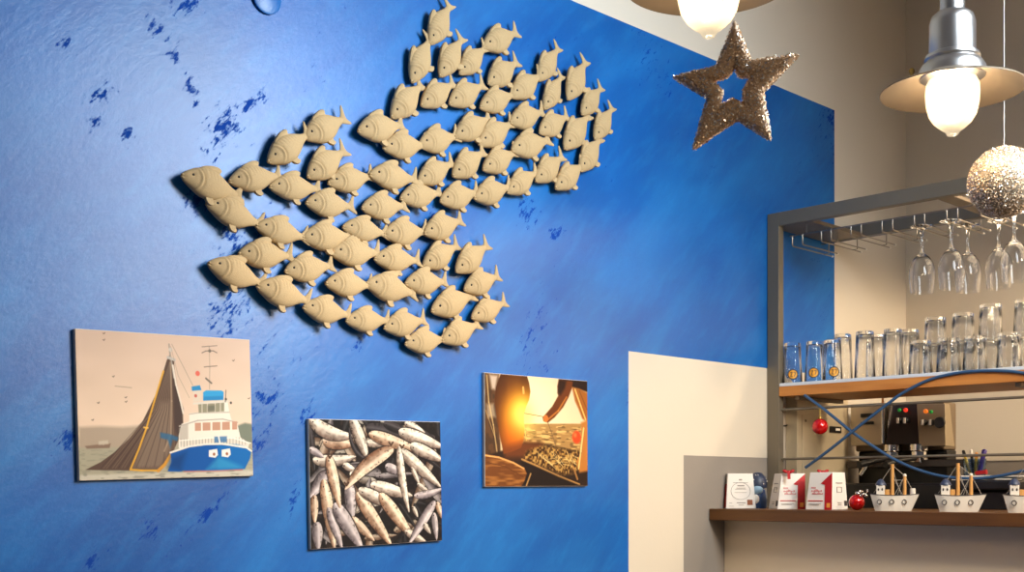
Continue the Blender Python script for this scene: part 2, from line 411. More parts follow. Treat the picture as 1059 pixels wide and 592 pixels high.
ORD = ['first', 'second', 'third', 'fourth', 'fifth', 'sixth', 'seventh', 'eighth', 'ninth']
CHAINS = [([22, 25, 26, 27, 28, 36, 35, 34], "chain along the shoal's bottom edge"),
 ([23, 24, 29, 30, 32], 'five-fish chain just above bottom edge chain'),
 ([1, 2, 13, 14, 18, 19, 31, 33], 'chain descending from the far-left tip'),
 ([3, 4, 10, 15, 16, 17], 'six-fish chain right of far-left tip fish'),
 ([7, 8, 9], 'three-fish row below the upper-left hump'),
 ([11, 12, 65, 66, 67, 68, 69, 70], "chain along the right arm's lower edge"),
 ([64, 63, 62, 61], "four-fish chain above the arm's lowest chain"),
 ([37, 38, 39, 59, 60, 58, 57, 56, 55], "nine-fish chain through right arm's middle"),
 ([40, 41, 42, 49, 50, 52, 54], "seven-fish chain below right arm's six-fish row"),
 ([44, 45, 46, 48, 51, 53], 'six-fish row beneath the two topmost fish')]
FL = {}
for ids, nm in CHAINS:
    for i, k in enumerate(ids): FL[k] = '%s from left in the %s' % (ORD[i], nm)
FL[5] = "lower of the two in the shoal's upper-left hump"; FL[6] = "upper of the two in the shoal's upper-left hump"
FL[20] = 'left one of a close pair near the lower right edge'; FL[21] = 'right one of a close pair near the lower right edge'
FL[43] = 'the topmost one of the whole shoal'; FL[47] = 'second highest, right of the topmost one'
proto = make_fish()
for k in sorted(FISH):
    o = proto if k == 1 else copy_tree(proto)
    x0, y0, x1, y1 = FISH[k]
    a = on_wall(x0, y0, -.022); b = on_wall(x1, y1, -.018)
    L = math.hypot(b.x-a.x, b.z-a.z); ang = math.atan2(b.z-a.z, b.x-a.x)
    stand = .010+.004*((k*7) % 4)/3
    o.location = (a.x, -(.32*.155*L+stand), a.z)
    jig = random.uniform(-.05, .05)
    o.rotation_euler = (jig, -ang, 0)
    o.scale = (L*1.02, L*random.uniform(.92, 1.05), L*random.uniform(.84, .92))
    deg = math.degrees(ang)
    tilt = 'steeply nose-down' if deg > 48 else 'nose-down' if deg > 14 else 'nose-up' if deg < -6 else 'level'
    o['label'] = '%s clay fish, %s' % (tilt, FL[k])

# ------------------------------------------------------------------ canvas prints (photographs printed on canvas)
class Paint:
    def __init__(s, W, H, corners):
        s.W, s.H = W, H
        s.img = np.zeros((H, W, 3))
        # homography crop px -> print u (0..1), v (0..1 downwards)
        A = []; B = []
        for (x, y), (u, v) in zip(corners, ((0, 0), (1, 0), (1, 1), (0, 1))):
            A += [[x, y, 1, 0, 0, 0, -u*x, -u*y], [0, 0, 0, x, y, 1, -v*x, -v*y]]; B += [u, v]
        s.Hm = np.append(np.linalg.solve(np.array(A, float), np.array(B, float)), 1).reshape(3, 3)
        s.X, s.Y = np.meshgrid((np.arange(W)+.5), (np.arange(H)+.5))
        s.rng = np.random.RandomState(3)
    def q(s, pts):
        p = np.c_[np.array(pts, float), np.ones(len(pts))] @ s.Hm.T
        return p[:, :2]/p[:, 2:]*np.array([s.W, s.H])
    def c(s, c): return np.array(c, float)/255
    def blend(s, mask, c): s.img = s.img*(1-mask[..., None])+mask[..., None]*(s.c(c) if not isinstance(c, np.ndarray) else c)
    def mask(s, P, soft=.6):
        inside = np.zeros((s.H, s.W), bool); dist = np.full((s.H, s.W), 1e9); n = len(P)
        for i in range(n):
            (x0, y0), (x1, y1) = P[i], P[(i+1) % n]
            cnd = ((y0 > s.Y) != (y1 > s.Y))
            with np.errstate(divide='ignore', invalid='ignore'): xi = (x1-x0)*(s.Y-y0)/(y1-y0)+x0
            inside ^= cnd & (s.X < xi)
            dist = np.minimum(dist, s.seg(P[i], P[(i+1) % n])[0])
        sd = np.where(inside, dist, -dist)
        return np.clip(sd/(2*soft)+.5, 0, 1)
    def seg(s, a, b):
        dx, dy = b[0]-a[0], b[1]-a[1]; l2 = dx*dx+dy*dy+1e-9
        t = np.clip(((s.X-a[0])*dx+(s.Y-a[1])*dy)/l2, 0, 1)
        return np.hypot(s.X-a[0]-t*dx, s.Y-a[1]-t*dy), t
    def poly(s, pts, c, soft=.6, a=1.0): s.blend(s.mask(s.q(pts), soft)*a, c)
    def line(s, pts, w, c, a=1.0):
        P = s.q(pts)
        for i in range(len(P)-1):
            d, _ = s.seg(P[i], P[i+1]); s.blend(np.clip(w-d+.5, 0, 1)*a, c)
    def dot(s, p, r, c, a=1.0, soft=.6):
        P = s.q([p])[0]; s.blend(np.clip((r-np.hypot(s.X-P[0], s.Y-P[1]))/(2*soft)+.5, 0, 1)*a, c)
    def noise(s, sx, sy, seed=0):
        r = np.random.RandomState(seed); g = r.rand(int(s.H/sy)+3, int(s.W/sx)+3)
        yy, xx = s.Y/sy, s.X/sx; i, j = yy.astype(int), xx.astype(int); fy, fx = yy-i, xx-j
        fy = fy*fy*(3-2*fy); fx = fx*fx*(3-2*fx)
        return (g[i, j]*(1-fy)+g[i+1, j]*fy)*(1-fx)+(g[i, j+1]*(1-fy)+g[i+1, j+1]*fy)*fx
    def build(s, parent, w, h, y):
        W, H = s.W, s.H
        gx, gz = np.meshgrid(np.linspace(-w/2, w/2, W+1), np.linspace(h/2, -h/2, H+1))
        vs = np.c_[gx.ravel(), np.full(gx.size, y), gz.ravel()]
        i = np.arange(H)[:, None]*(W+1)+np.arange(W)[None]
        fs = np.stack([i, i+W+1, i+W+2, i+1], -1).reshape(-1, 4)
        me = bpy.data.meshes.new('print'); me.from_pydata(vs.tolist(), [], fs.tolist())
        ca = me.color_attributes.new('print', 'FLOAT_COLOR', 'CORNER')
        im = np.clip(s.img, 0, 1); lin = np.where(im <= .04045, im/12.92, ((im+.055)/1.055)**2.4).reshape(-1, 3)
        cc = np.ones((W*H*4, 4), np.float32); cc[:, :3] = np.repeat(lin, 4, 0)
        ca.data.foreach_set('color', cc.ravel()); me.materials.append(print_m)
        o = bpy.data.objects.new('print', me); col.objects.link(o); o.parent = parent
        return o
def canvas(corn_px, label, rot=0):
    P = [on_wall(x, y, -.010) for x, y in corn_px]
    cx = sum(p.x for p in P)/4; cz = sum(p.z for p in P)/4
    w = ((P[1]-P[0]).length+(P[2]-P[3]).length)/2; h = ((P[3]-P[0]).length+(P[2]-P[1]).length)/2
    up = ((P[0]-P[3])+(P[1]-P[2]))
    root = thing('canvas_print', label, 'picture', (cx, 0, cz), 0, 'canvas prints on the blue wall')
    root.rotation_euler = (0, math.atan2(up.x, up.z), 0)
    MB().box(-w/2, w/2, -.010, -.0005, -h/2, h/2).build('stretched_canvas', canvas_m, root, bevel=.0015)
    return root, w, h

root, w, h = canvas([(77, 336), (258.5, 355), (262, 496), (82, 494)], 'canvas print of a blue trawler with hoisted brown net, leftmost on the wall')
p = Paint(300, 220, [(22, 22), (658, 88), (668, 578), (45, 575)])
v = (p.Y/p.H)[..., None]
p.img = p.c((198, 172, 154))*(1-v)+p.c((232, 204, 176))*v
p.img += (p.noise(60, 24, 2)-.5)[..., None]*.035
p.poly([(40, 383), (120, 382), (200, 388), (300, 384), (400, 392), (420, 400), (420, 470), (40, 470)], (150, 134, 116), 3, .75)
p.poly([(610, 398), (640, 388), (668, 394), (668, 470), (610, 470)], (104, 112, 98), 2, .9)
p.poly([(40, 458), (300, 462), (680, 462), (680, 600), (40, 600)], (160, 152, 130), 2)
n = p.noise(7, 2.2, 5); p.blend(np.clip((n-.55)*4, 0, 1)*(p.Y > p.H*.80)*.35, (118, 116, 100))
p.poly([(62, 452), (110, 448), (156, 446), (152, 462), (70, 462)], (128, 104, 88), 1)
p.line([(130, 425), (130, 450)], .8, (170, 150, 130)); p.poly([(112, 436), (146, 434), (148, 448), (112, 450)], (190, 176, 156), 1, .8)
# net
net = [(368, 132), (358, 150), (340, 210), (318, 275), (270, 372), (225, 428), (170, 478), (120, 512), (65, 538), (120, 541), (230, 546), (335, 552), (362, 520), (382, 482), (402, 440), (418, 378), (412, 318), (400, 280), (388, 215), (384, 150)]
p.poly(net, (86, 66, 56))
p.poly([(335, 300), (372, 300), (378, 470), (335, 540), (238, 540), (288, 405)], (124, 104, 88), 5, .85)
for i in range(26):
    t = i/25; p.line([(371, 150+12*t), (348-40*(1-t)+30*t, 330), (120+270*t, 535-70*max(0, t-.7))], .6, (132, 110, 92) if i % 3 else (58, 44, 40), .45)
p.poly([(380, 160), (400, 280), (418, 330), (414, 385), (404, 440), (388, 400), (384, 300)], (66, 52, 48), 2, .8)
p.line([(372, 160), (376, 300), (374, 420), (350, 480)], 1.4, (160, 136, 112), .7)
p.line([(346, 190), (318, 282), (284, 398), (258, 470), (228, 542), (270, 547), (332, 549)], 1.5, (206, 152, 56)); p.line([(276, 392), (290, 394)], 1.2, (220, 170, 80))
p.line([(328, 550), (352, 528), (374, 494)], 2.6, (196, 136, 52))
p.poly([(335, 412), (372, 420), (402, 432), (396, 446), (380, 440), (372, 470), (362, 440), (336, 432)], (44, 92, 130), 1.5, .8)
# gallows mast, rigging
p.line([(366, 92), (370, 130), (378, 170), (384, 215)], 1.3, (150, 140, 130)); p.line([(362, 140), (386, 150)], 2.2, (176, 168, 160)); p.dot((372, 112), 3.4, (190, 180, 170), .9)
p.line([(380, 170), (392, 240), (408, 300), (418, 345)], 1.5, (214, 200, 184)); p.line([(376, 92), (420, 180), (452, 245)], .6, (150, 136, 122), .8); p.line([(372, 100), (400, 210), (440, 290)], .5, (150, 136, 122), .7)
# superstructure
white = (226, 214, 198)
p.poly([(402, 470), (402, 425), (412, 384), (440, 376), (440, 346), (474, 344), (476, 312), (578, 310), (584, 346), (592, 376), (612, 388), (624, 440), (655, 462), (650, 480), (540, 470), (420, 482)], white)
p.poly([(404, 400), (420, 386), (436, 384), (436, 440), (404, 446)], (176, 164, 150), 1.5, .8)
p.line([(404, 392), (470, 374), (560, 372), (614, 386)], 1.0, (176, 164, 152)); p.line([(440, 350), (474, 346), (584, 348)], .9, (180, 168, 156))
for x0, x1 in ((460, 482), (488, 516), (523, 552), (558, 586), (594, 612)): p.poly([(x0, 382), (x1, 382), (x1, 411), (x0, 411)], (186, 140, 116))
p.poly([(472, 314), (566, 312), (566, 344), (474, 346)], (140, 134, 112))
for x in (486, 505, 533, 552): p.line([(x, 314), (x, 344)], .9, (196, 184, 166))
p.poly([(506, 322), (532, 320), (532, 340), (506, 342)], (98, 96, 84), 1.5, .7)
p.line([(456, 312), (580, 308)], 1.6, (206, 196, 182))
p.poly([(490, 272), (500, 266), (556, 268), (564, 274), (563, 302), (490, 302)], (52, 146, 196)); p.poly([(492, 288), (562, 288), (562, 302), (492, 302)], (40, 118, 172), 1.5, .8)
p.poly([(448, 250), (478, 246), (484, 264), (450, 266)], (48, 128, 176)); p.poly([(454, 266), (480, 266), (480, 304), (454, 306)], (206, 190, 172)); p.dot((463, 284), 2.6, (180, 70, 60), .8)
p.line([(512, 104), (514, 180), (513, 262)], .5, (150, 136, 122)); p.line([(486, 106), (540, 104)], .6, (120, 108, 98)); p.line([(486, 128), (500, 122), (526, 122), (540, 130)], .8, (120, 108, 98)); p.dot((514, 122), 2.6, (110, 98, 88)); p.line([(494, 180), (540, 178)], .7, (120, 106, 94)); p.line([(500, 222), (520, 240)], 1.5, (110, 100, 92))
p.dot((470, 203), 4, (206, 92, 78), .9)
p.line([(572, 268), (570, 310)], .9, (120, 110, 100)); p.dot((590, 314), 2, (80, 74, 70)); p.dot((572, 300), 2, (80, 74, 70))
# foredeck rails and winch
p.poly([(404, 446), (440, 440), (540, 438), (620, 446), (656, 462), (650, 474), (540, 462), (420, 474)], (208, 196, 180), 1.5, .8)
for i in range(22): x = 410+i*11; p.line([(x, 440), (x, 466)], .5, (120, 112, 104), .8)
p.line([(404, 444), (520, 438), (600, 442), (660, 462)], .8, (236, 226, 212)); p.poly([(530, 434), (575, 434), (575, 456), (530, 456)], (64, 108, 150), 1, .85); p.line([(545, 432), (550, 458)], 1.4, (220, 216, 210))
# hull
p.poly([(372, 486), (400, 476), (440, 466), (500, 460), (560, 461), (610, 466), (645, 477), (662, 490), (656, 518), (638, 553), (540, 557), (400, 556), (362, 553), (376, 520)], (14, 78, 148))
p.poly([(540, 462), (610, 466), (645, 477), (662, 490), (656, 518), (638, 553), (542, 556)], (22, 108, 172), 3, .6)
p.poly([(500, 552), (545, 505), (630, 545), (630, 553)], (58, 150, 186), 4, .6); p.poly([(365, 540), (376, 500), (430, 486), (410, 553)], (10, 52, 104), 6, .7)
p.line([(372, 486), (440, 466), (500, 460), (560, 461), (645, 477), (662, 490)], 1.5, (222, 212, 198))
for x in (527, 573): p.poly([(x-17, 482), (x+13, 478), (x+16, 500), (x+6, 510), (x-17, 506)], (222, 214, 206)); p.dot((x+2, 497), 2.4, (150, 90, 60))
p.line([(420, 556), (540, 558), (630, 556)], 1.3, (150, 80, 84)); p.poly([(40, 556), (680, 558), (680, 600), (40, 600)], (196, 186, 168), 2, .8)
n = p.noise(9, 2, 8); p.blend(np.clip((n-.6)*4, 0, 1)*(p.Y > p.H*.95)*.6, (120, 116, 104))
for x, y in ((128, 42), (128, 66), (110, 296), (210, 280), (211, 296), (90, 358), (600, 160), (164, 202), (655, 300)): p.line([(x-4, y), (x, y+2), (x+3, y-2)], .6, (104, 92, 82))
p.line([(170, 238), (230, 246)], .6, (160, 142, 126)); p.build(root, w-.002, h-.002, -.0103)

root, w, h = canvas([(319, 432), (455.5, 437.7), (457.3, 561), (321.5, 567)], 'canvas print of piled small silver-brown fish, middle of the three pictures')
p = Paint(260, 200, [(38, 28), (572, 50), (578, 540), (48, 560)])
p.img[:] = p.c((34, 26, 24)); n = p.noise(6, 6, 4); p.blend(np.clip(n-.5, 0, 1)*1.2, (90, 66, 52))
def sardine(x1, y1, x2, y2, wd, tone=0, bend=0.0):
    a, b = p.q([(x1, y1), (x2, y2)]); wd = wd*p.W/534*1.02; e_ = (b-a)*.05; a = a-e_; b = b+e_
    ux, uy = b-a; L = math.hypot(ux, uy); ux /= L; uy /= L
    s = ((p.X-a[0])*ux+(p.Y-a[1])*uy)/L; lat = -(p.X-a[0])*uy+(p.Y-a[1])*ux
    lat = lat-bend*L*4*s*(1-s)
    sc = np.clip(s, 0, 1); prof = wd*np.power(np.clip(np.sin(np.pi*np.power(sc, .78)), 0, 1), .50)*(1-.25*sc)+.01
    r = lat/prof; inside = np.clip((1-np.abs(r))*prof/1.2+.3, 0, 1)*((s > -.01) & (s < 1.01))
    sh = np.clip((1.25-np.abs(r))*prof/2, 0, 1)*((s > -.03) & (s < 1.03)); p.blend(sh*.8, (26, 20, 18))
    cols = [((232, 214, 192), (92, 72, 62)), ((226, 198, 168), (104, 68, 48)), ((194, 178, 172), (80, 68, 70)), ((56, 48, 48), (26, 22, 22))][tone]
    k = np.clip(.5+.5*r, 0, 1)[..., None]; k = np.clip(k+(p.noise(5, 5, int(x1+y2))-.5)[..., None]*.25, 0, 1); c = p.c(cols[0])*(1-k**1.5)+p.c(cols[1])*k**1.5; c = c*(.88+.24*p.noise(9, 9, int(x2)))[..., None]
    c = c+(np.exp(-((r+.25)/.28)**2)*.10)[..., None]
    sp = p.noise(2.6, 2.6, int(x1*3+y1)); c = c*(1-(np.clip((sp-.6)*3, 0, 1)*np.exp(-((np.abs(r)-.8)/.25)**2)*.5)[..., None])
    if tone < 2: c = c*(1-(np.exp(-((r-.15)/.10)**2)*np.clip((p.noise(4, 2.5, int(x2+y2))-.45)*3, 0, 1)*.25)[..., None])
    p.blend(inside, np.clip(c, 0, 1))
    ex, ey = a+np.array([ux, uy])*L*.10+np.array([-uy, ux])*wd*.15; p.blend(np.clip(1.6-np.hypot(p.X-ex, p.Y-ey), 0, 1), (24, 18, 16))
rg = np.random.RandomState(12)
for _ in range(70):
    x_, y_, an, ln = rg.uniform(30, 590), rg.uniform(20, 570), rg.uniform(0, 6.28), rg.uniform(70, 150)
    sardine(x_, y_, x_+math.cos(an)*ln, y_+math.sin(an)*ln, rg.uniform(10, 20), [0, 2, 3, 3, 1][rg.randint(5)])
p.img *= .7
for s_ in [(40, 60, 60, 230, 14, 3), (100, 118, 215, 135, 26, 1), (62, 196, 220, 186, 22, 0, .05), (270, 130, 345, 140, 15, 0), (290, 190, 350, 170, 12, 2), (350, 228, 415, 258, 18, 2), (275, 70, 440, 110, 28, 3), (345, 52, 450, 96, 18, 3), (450, 60, 575, 150, 17, 3),
           (42, 150, 96, 185, 14, 2), (430, 52, 506, 92, 16, 0), (410, 88, 578, 152, 26, 0), (290, 96, 478, 165, 24, 1), (455, 146, 580, 208, 24, 0), (412, 168, 566, 312, 24, 0),
           (455, 238, 486, 306, 10, 0), (480, 305, 530, 345, 10, 0), (295, 305, 450, 352, 24, 0), (45, 30, 214, 98, 26, 0, .10), (212, 35, 272, 196, 24, 0, -.02), (205, 70, 320, 200, 9, 3, .25),
           (112, 250, 45, 345, 24, 2), (178, 218, 226, 246, 14, 0), (205, 260, 250, 240, 12, 0), (60, 345, 62, 450, 16, 1), (200, 300, 212, 448, 24, 2), (212, 440, 298, 530, 18, 1), (70, 455, 76, 560, 22, 2), (98, 290, 140, 556, 24, 1), (118, 400, 170, 556, 18, 2), (145, 385, 250, 560, 28, 2), (118, 188, 162, 388, 22, 1),
           (236, 345, 365, 546, 26, 1), (245, 325, 395, 400, 22, 0), (330, 350, 455, 520, 26, 1), (470, 352, 580, 326, 15, 2, .05), (430, 500, 510, 545, 16, 0), (460, 400, 478, 440, 10, 0), (545, 430, 556, 534, 15, 2), (558, 385, 580, 450, 14, 1), (545, 385, 446, 545, 20, 2), (505, 470, 530, 510, 12, 0), (404, 160, 442, 410, 18, 0, .03), (370, 162, 192, 312, 27, 1, .06)]: sardine(*s_)
for x, y in ((122, 185), (370, 138), (415, 150), (190, 300)): p.line([(x-8, y-8), (x, y+4), (x+8, y-8)], 1.6, (70, 48, 36))
p.build(root, w-.002, h-.002, -.0103)

root, w, h = canvas([(501, 384.5), (607.5, 395), (608, 503.3), (501.5, 503.8)], 'canvas print of a sunlit fisherman in orange oilskins, rightmost of the three pictures')
p = Paint(240, 180, [(50, 18), (538, 65), (538, 562), (55, 565)])
v = (p.Y/p.H)[..., None]; p.img = p.c((208, 178, 146))*(1-v)+p.c((246, 214, 160))*v
def glow(x, y, r, c, a=1.0):
    P = p.q([(x, y)])[0]; p.blend(np.exp(-(np.hypot(p.X-P[0], p.Y-P[1])/(r*p.W/490))**2)*a, c)
glow(270, 220, 130, (255, 236, 180), .8)
p.poly([(235, 266), (540, 268), (540, 400), (235, 400)], (162, 120, 66), 1)
n = p.noise(12, 2.2, 6); p.blend(np.clip((n-.5)*4, 0, 1)*(p.mask(p.q([(235, 268), (540, 268), (540, 400), (235, 400)])))*.8, (226, 182, 108))
n = p.noise(10, 2, 9); p.blend(np.clip((n-.62)*5, 0, 1)*(p.mask(p.q([(235, 268), (540, 268), (540, 400), (235, 400)])))*.7, (92, 66, 34))
p.poly([(45, 15), (120, 22), (110, 120), (130, 430), (45, 430)], (84, 54, 30), 2)
n = p.noise(5, 9, 11); p.blend(np.clip((n-.5)*4, 0, 1)*p.mask(p.q([(45, 15), (120, 22), (110, 120), (130, 430), (45, 430)]))*.6, (54, 36, 24))
p.poly([(72, 26), (112, 32), (100, 100), (84, 96)], (196, 172, 150), 3, .9); p.poly([(58, 170), (92, 168), (104, 232), (66, 236)], (172, 150, 122), 3, .7); p.line([(60, 30), (70, 160), (92, 270), (110, 400)], 1.2, (206, 170, 110), .7); p.line([(56, 200), (100, 330)], .8, (200, 160, 100), .6)
p.poly([(130, 395), (240, 355), (330, 360), (540, 410), (540, 565), (50, 565), (50, 420)], (40, 24, 14), 2)
body = [(126, 26), (252, 38), (262, 70), (268, 112), (262, 150), (246, 188), (236, 226), (240, 300), (236, 345), (225, 380), (180, 400), (142, 410), (128, 345), (112, 262), (98, 150), (104, 90)]
p.poly(body, (104, 50, 12), 1.2)
mk = p.mask(p.q(body)); n = p.noise(14, 20, 3); p.blend(mk*np.clip(n*1.4-.4, 0, 1)*.35, (160, 90, 22)); p.blend(mk*np.clip(.6-n*1.6, 0, 1)*.8, (50, 24, 8)); P_ = p.q([(185, 30)])[0]; p.blend(mk*np.clip(1-(p.Y-P_[1])/(p.H*.30), 0, 1)*.75, (52, 26, 10)); P_ = p.q([(105, 200)])[0]; p.blend(mk*np.clip(1-(p.X-P_[0])/(p.W*.12), 0, 1)*.8, (58, 26, 8))
save = p.img.copy(); glow(228, 225, 80, (255, 160, 20), .98); glow(228, 228, 42, (255, 222, 90), .95); glow(200, 320, 60, (214, 92, 12), .7); p.img = save*(1-mk[..., None])+p.img*mk[..., None]
glow(236, 230, 60, (255, 216, 100), .75); p.line([(234, 92), (236, 118)], 2.2, (236, 170, 90), .8); p.line([(235, 250), (250, 345)], 1, (240, 190, 90), .8)
p.poly([(140, 380), (230, 350), (330, 362), (300, 420), (220, 430), (150, 430)], (112, 54, 20), 6, .8)
p.poly([(250, 395), (330, 370), (440, 392), (520, 400), (505, 470), (470, 505), (420, 510), (330, 470), (235, 440)], (112, 74, 30), 4)
n = p.noise(3, 3, 21); mk = p.mask(p.q([(250, 395), (330, 370), (440, 392), (520, 400), (505, 470), (470, 505), (420, 510), (330, 470), (235, 440)]), 3)
p.blend(mk*np.clip((n-.5)*4, 0, 1)*.7, (206, 160, 84)); p.blend(mk*np.clip((.46-n)*4, 0, 1)*.9, (44, 24, 10))
for i in range(16): x = 300+i*14; p.line([(x, 400+i % 5*9), (x+26, 430+i % 4*10), (x+60, 450+i % 3*16)], .5, (238, 206, 136), .7)
p.line([(228, 436), (300, 468), (400, 515), (500, 556)], 1.6, (206, 150, 80), .9); p.poly([(225, 440), (400, 518), (505, 562), (200, 565), (230, 500)], (28, 16, 10), 3, .95)
p.poly([(52, 412), (118, 424), (190, 450), (240, 478), (252, 505), (238, 545), (224, 566), (52, 566)], (104, 56, 20), 1.5); mk = p.mask(p.q([(52, 412), (118, 424), (190, 450), (240, 478), (252, 505), (238, 545), (224, 566), (52, 566)]))
n = p.noise(18, 3, 33); p.blend(mk*np.clip((n-.5)*3, 0, 1)*.6, (182, 118, 54)); p.line([(56, 416), (118, 426), (188, 452), (238, 480)], 1.4, (214, 150, 84)); p.line([(60, 450), (150, 470), (235, 520)], .8, (90, 48, 16))
p.line([(270, 505), (250, 560)], 1.5, (196, 146, 84), .8)
p.poly([(404, 52), (540, 64), (540, 118), (500, 104), (462, 92), (440, 66)], (34, 18, 10), 1.5)
p.poly([(404, 54), (470, 66), (466, 96), (450, 140), (424, 188), (384, 236), (352, 262), (330, 254), (326, 236), (346, 214), (372, 184), (400, 134), (396, 88)], (96, 46, 14), 1.2)
p.poly([(404, 54), (440, 60), (432, 96), (412, 130), (398, 120)], (40, 20, 8), 3, .95); p.line([(350, 248), (400, 205), (440, 140)], 1.6, (214, 130, 50), .6); p.dot((342, 242), 6, (190, 104, 40))
p.poly([(466, 92), (500, 100), (540, 122), (540, 262), (514, 244), (496, 196), (480, 160)], (148, 84, 28), 2); p.line([(480, 104), (506, 180), (530, 250)], 1.6, (240, 190, 110), .8); p.line([(500, 110), (536, 200)], 1.2, (110, 62, 24), .8)
p.poly([(508, 262), (540, 250), (540, 492), (500, 500), (484, 450), (512, 400)], (176, 108, 44), 2.5); p.line([(520, 290), (506, 400), (496, 480)], 1.8, (246, 204, 128), .8)
p.dot((487, 332), 11, (206, 66, 26), 1, 2); p.dot((480, 322), 4, (236, 116, 60), .8, 2); p.line([(352, 262), (372, 320), (390, 376)], .7, (110, 80, 50)); p.line([(240, 216), (326, 232)], .7, (140, 104, 66)); p.line([(470, 470), (490, 530)], 2, (176, 120, 60), .8)
p.build(root, w-.002, h-.002, -.0103)

# ------------------------------------------------------------------ bar counter, ledge, metal shelf frame
XL = 3.018; XC = 3.098; XF = 3.331; LT = 1.287; LB = 1.252
bc = thing('bar_counter', 'cream-painted bar counter front running out from the blue wall', 'counter', (XC, 0, 0))
MB().box(0, .36, -3.4, -.001, 0, LB-.001).build('counter_body', counter_m, bc)
lg = MB().box(XL, 3.47, -3.4, -.002, LB, LT).build('bar_ledge', ledge_w, bevel=.002)
tag(lg, 'long dark-stained wooden ledge on top of the bar counter', 'ledge')

fr = thing('shelf_frame', 'grey steel shelf frame standing on the bar ledge against the wall', 'shelf', (0, 0, LT))
Z = LT; YR = -1.95; TZ = 2.231; XR = 3.67
def fbox(n, x0, x1, y0, y1, z0, z1, mt=steel): return MB().box(x0, x1, y0, y1, z0-Z, z1-Z).build(n, mt, fr, bevel=.0015)
for yy in (-.045, YR):
    fbox('post', XF, XF+.028, yy, yy+.043, LT, TZ)
fbox('front_rail', XF, XF+.028, YR+.043, -.045, TZ-.043, TZ)
fbox('rear_rail', XR, XR+.028, YR, -.002, TZ-.043, TZ)
for yy, wy in ((-.147, .14), (-.612, .05), (YR+.043, .05)): fbox('cross_plate', XF+.028, XR, yy, yy+wy, TZ-.042, TZ-.030, steel_dk)
fbox('light_panel', XF+.034, XR-.006, YR+.104, -.619, TZ-.0275, TZ-.026, panel_e)
fbox('uplight_blocker', XF+.03, XR-.002, YR+.10, -.615, TZ-.0258, TZ-.012, steel_dk)  # added plate, keeps the panel from lighting the upper wall
fbox('shelf_board', XF, XF+.30, YR+.043, -.0455, 1.642, 1.6735, shelf_w)
fbox('shelf_liner', XF+.001, XF+.299, YR+.045, -.046, 1.6736, 1.684, liner_m)
for yy in (-.10, -.80, -1.8): fbox('shelf_bracket', XF+.02, XF+.29, yy-.008, yy+.008, 1.630, 1.6418, steel_dk)
for zz in (1.600, 1.4425): MB().tube([(XF+.016, -.045, zz-Z), (XF+.016, YR+.04, zz-Z)], .0042, 10).build('cross_rod', steel, fr, smooth=40)

# ------------------------------------------------------------------ hanging wire rack for stemware
rk = thing('stemware_rack', 'chromed wire rack of hairpin runners under the steel frame', 'glass rack', (0, 0, 2.125))
XW = XF+.042
runY = []
r_ = MB(); r_.tube([(XW, -.06, .033), (XW, -1.88, .033)], .0022, 8)
r_.build('cross_wire', wire_m, rk, smooth=40)
pxs = [(819.5, 830), (849.5, 859.5), (880, 890.5), (912, 923), (945.5, 956), (979, 990.3)]
yp = []
for a, b in pxs: yp.append((on_x(a, 240, XW).y, on_x(b, 240, XW).y))
step = yp[-1][0]-yp[-2][0]
for i in range(5): yp.append((yp[-1][0]+step, yp[-1][1]+step))
for ya, yb in yp:
    g = MB(); E = XW+.245
    g.tube([(XW, ya, .068 if False else .034), (XW, ya, .006), (XW+.002, ya, .001), (XW+.006, ya, 0), (E, ya, 0)], .0022, 8)
    g.tube([(XW, yb, .034), (XW, yb, .006), (XW+.002, yb, .001), (XW+.006, yb, 0), (E-.03, yb, 0)], .0022, 8)
    g.tube([(XW+.19, ya, -.001), (XW+.19, (ya+yb)/2, .0), (XW+.19, (ya+yb)/2, .034)], .0018, 6)
    o = g.build('runner', wire_m, rk, smooth=50)
    for y_, e_ in ((ya, E), (yb, E-.03)): MB().ell((e_, y_, 0), (.0042, .0034, .0034), 10, 8).build('end_cap', tip_m, o, smooth=180)
g = MB()
g.tube([(XW+.19, -.06, .034), (XW+.19, -1.88, .034)], .002, 8)
g.build('cross_wire', wire_m, rk, smooth=40)
g = MB()
for yy in (-.12, -.735, -1.85): g.tube([(XW, yy, .033), (XW, yy, .068)], .002, 6); g.tube([(XW+.19, yy, .034), (XW+.19, yy, .068)], .002, 6)
g.build('hanger', wire_m, rk, smooth=40)

# ------------------------------------------------------------------ stem glasses hanging from the rack
def wine_glass(scale=1.0):
    # z=0 at foot underside (top when hanging), downwards is negative
    H = .205*scale
    out = [(0, 0), (.032, 0), (.0335, -.0015), (.030, -.0035), (.012, -.008), (.0052, -.016), (.0038, -.035), (.0038, -.066), (.0050, -.078), (.010, -.0845), (.022, -.094), (.032, -.110), (.0375, -.130), (.0385, -.148), (.0365, -.172), (.0328, -.200)]
    inn = [(.0318, -.200), (.0355, -.172), (.0374, -.148), (.0364, -.130), (.031, -.111), (.021, -.0955), (.009, -.088), (0, -.0865)]
    return [(r*scale, z*scale) for r, z in out+inn]
wg_spec = [(953.5, 3.420, 'leftmost clear wine glass hanging upside down from the wire rack'),
           (984, 3.41, 'clear wine glass hanging second from left, overlapping the third'),
           (1001, 3.500, 'clear wine glass hanging third from left, overlapping the second'),
           (1033, 3.500, 'clear wine glass hanging below the glittering ball, fourth from left'),
           (1049, 3.420, 'rightmost clear wine glass hanging under the glittering ball')]
wg0 = None
for px, X, lb in wg_spec:
    if wg0 is None:
        wg0 = thing('wine_glass', lb, 'wine glass', group='wine glasses hanging from the rack')
        MB().lathe(wine_glass(), 40).build('glass_body', wine_glass_m, wg0, smooth=60)
        o = wg0
    else: o = copy_tree(wg0); o['label'] = lb
    y = on_x(px, 280, X).y
    o.location = (X, y, 2.1325)

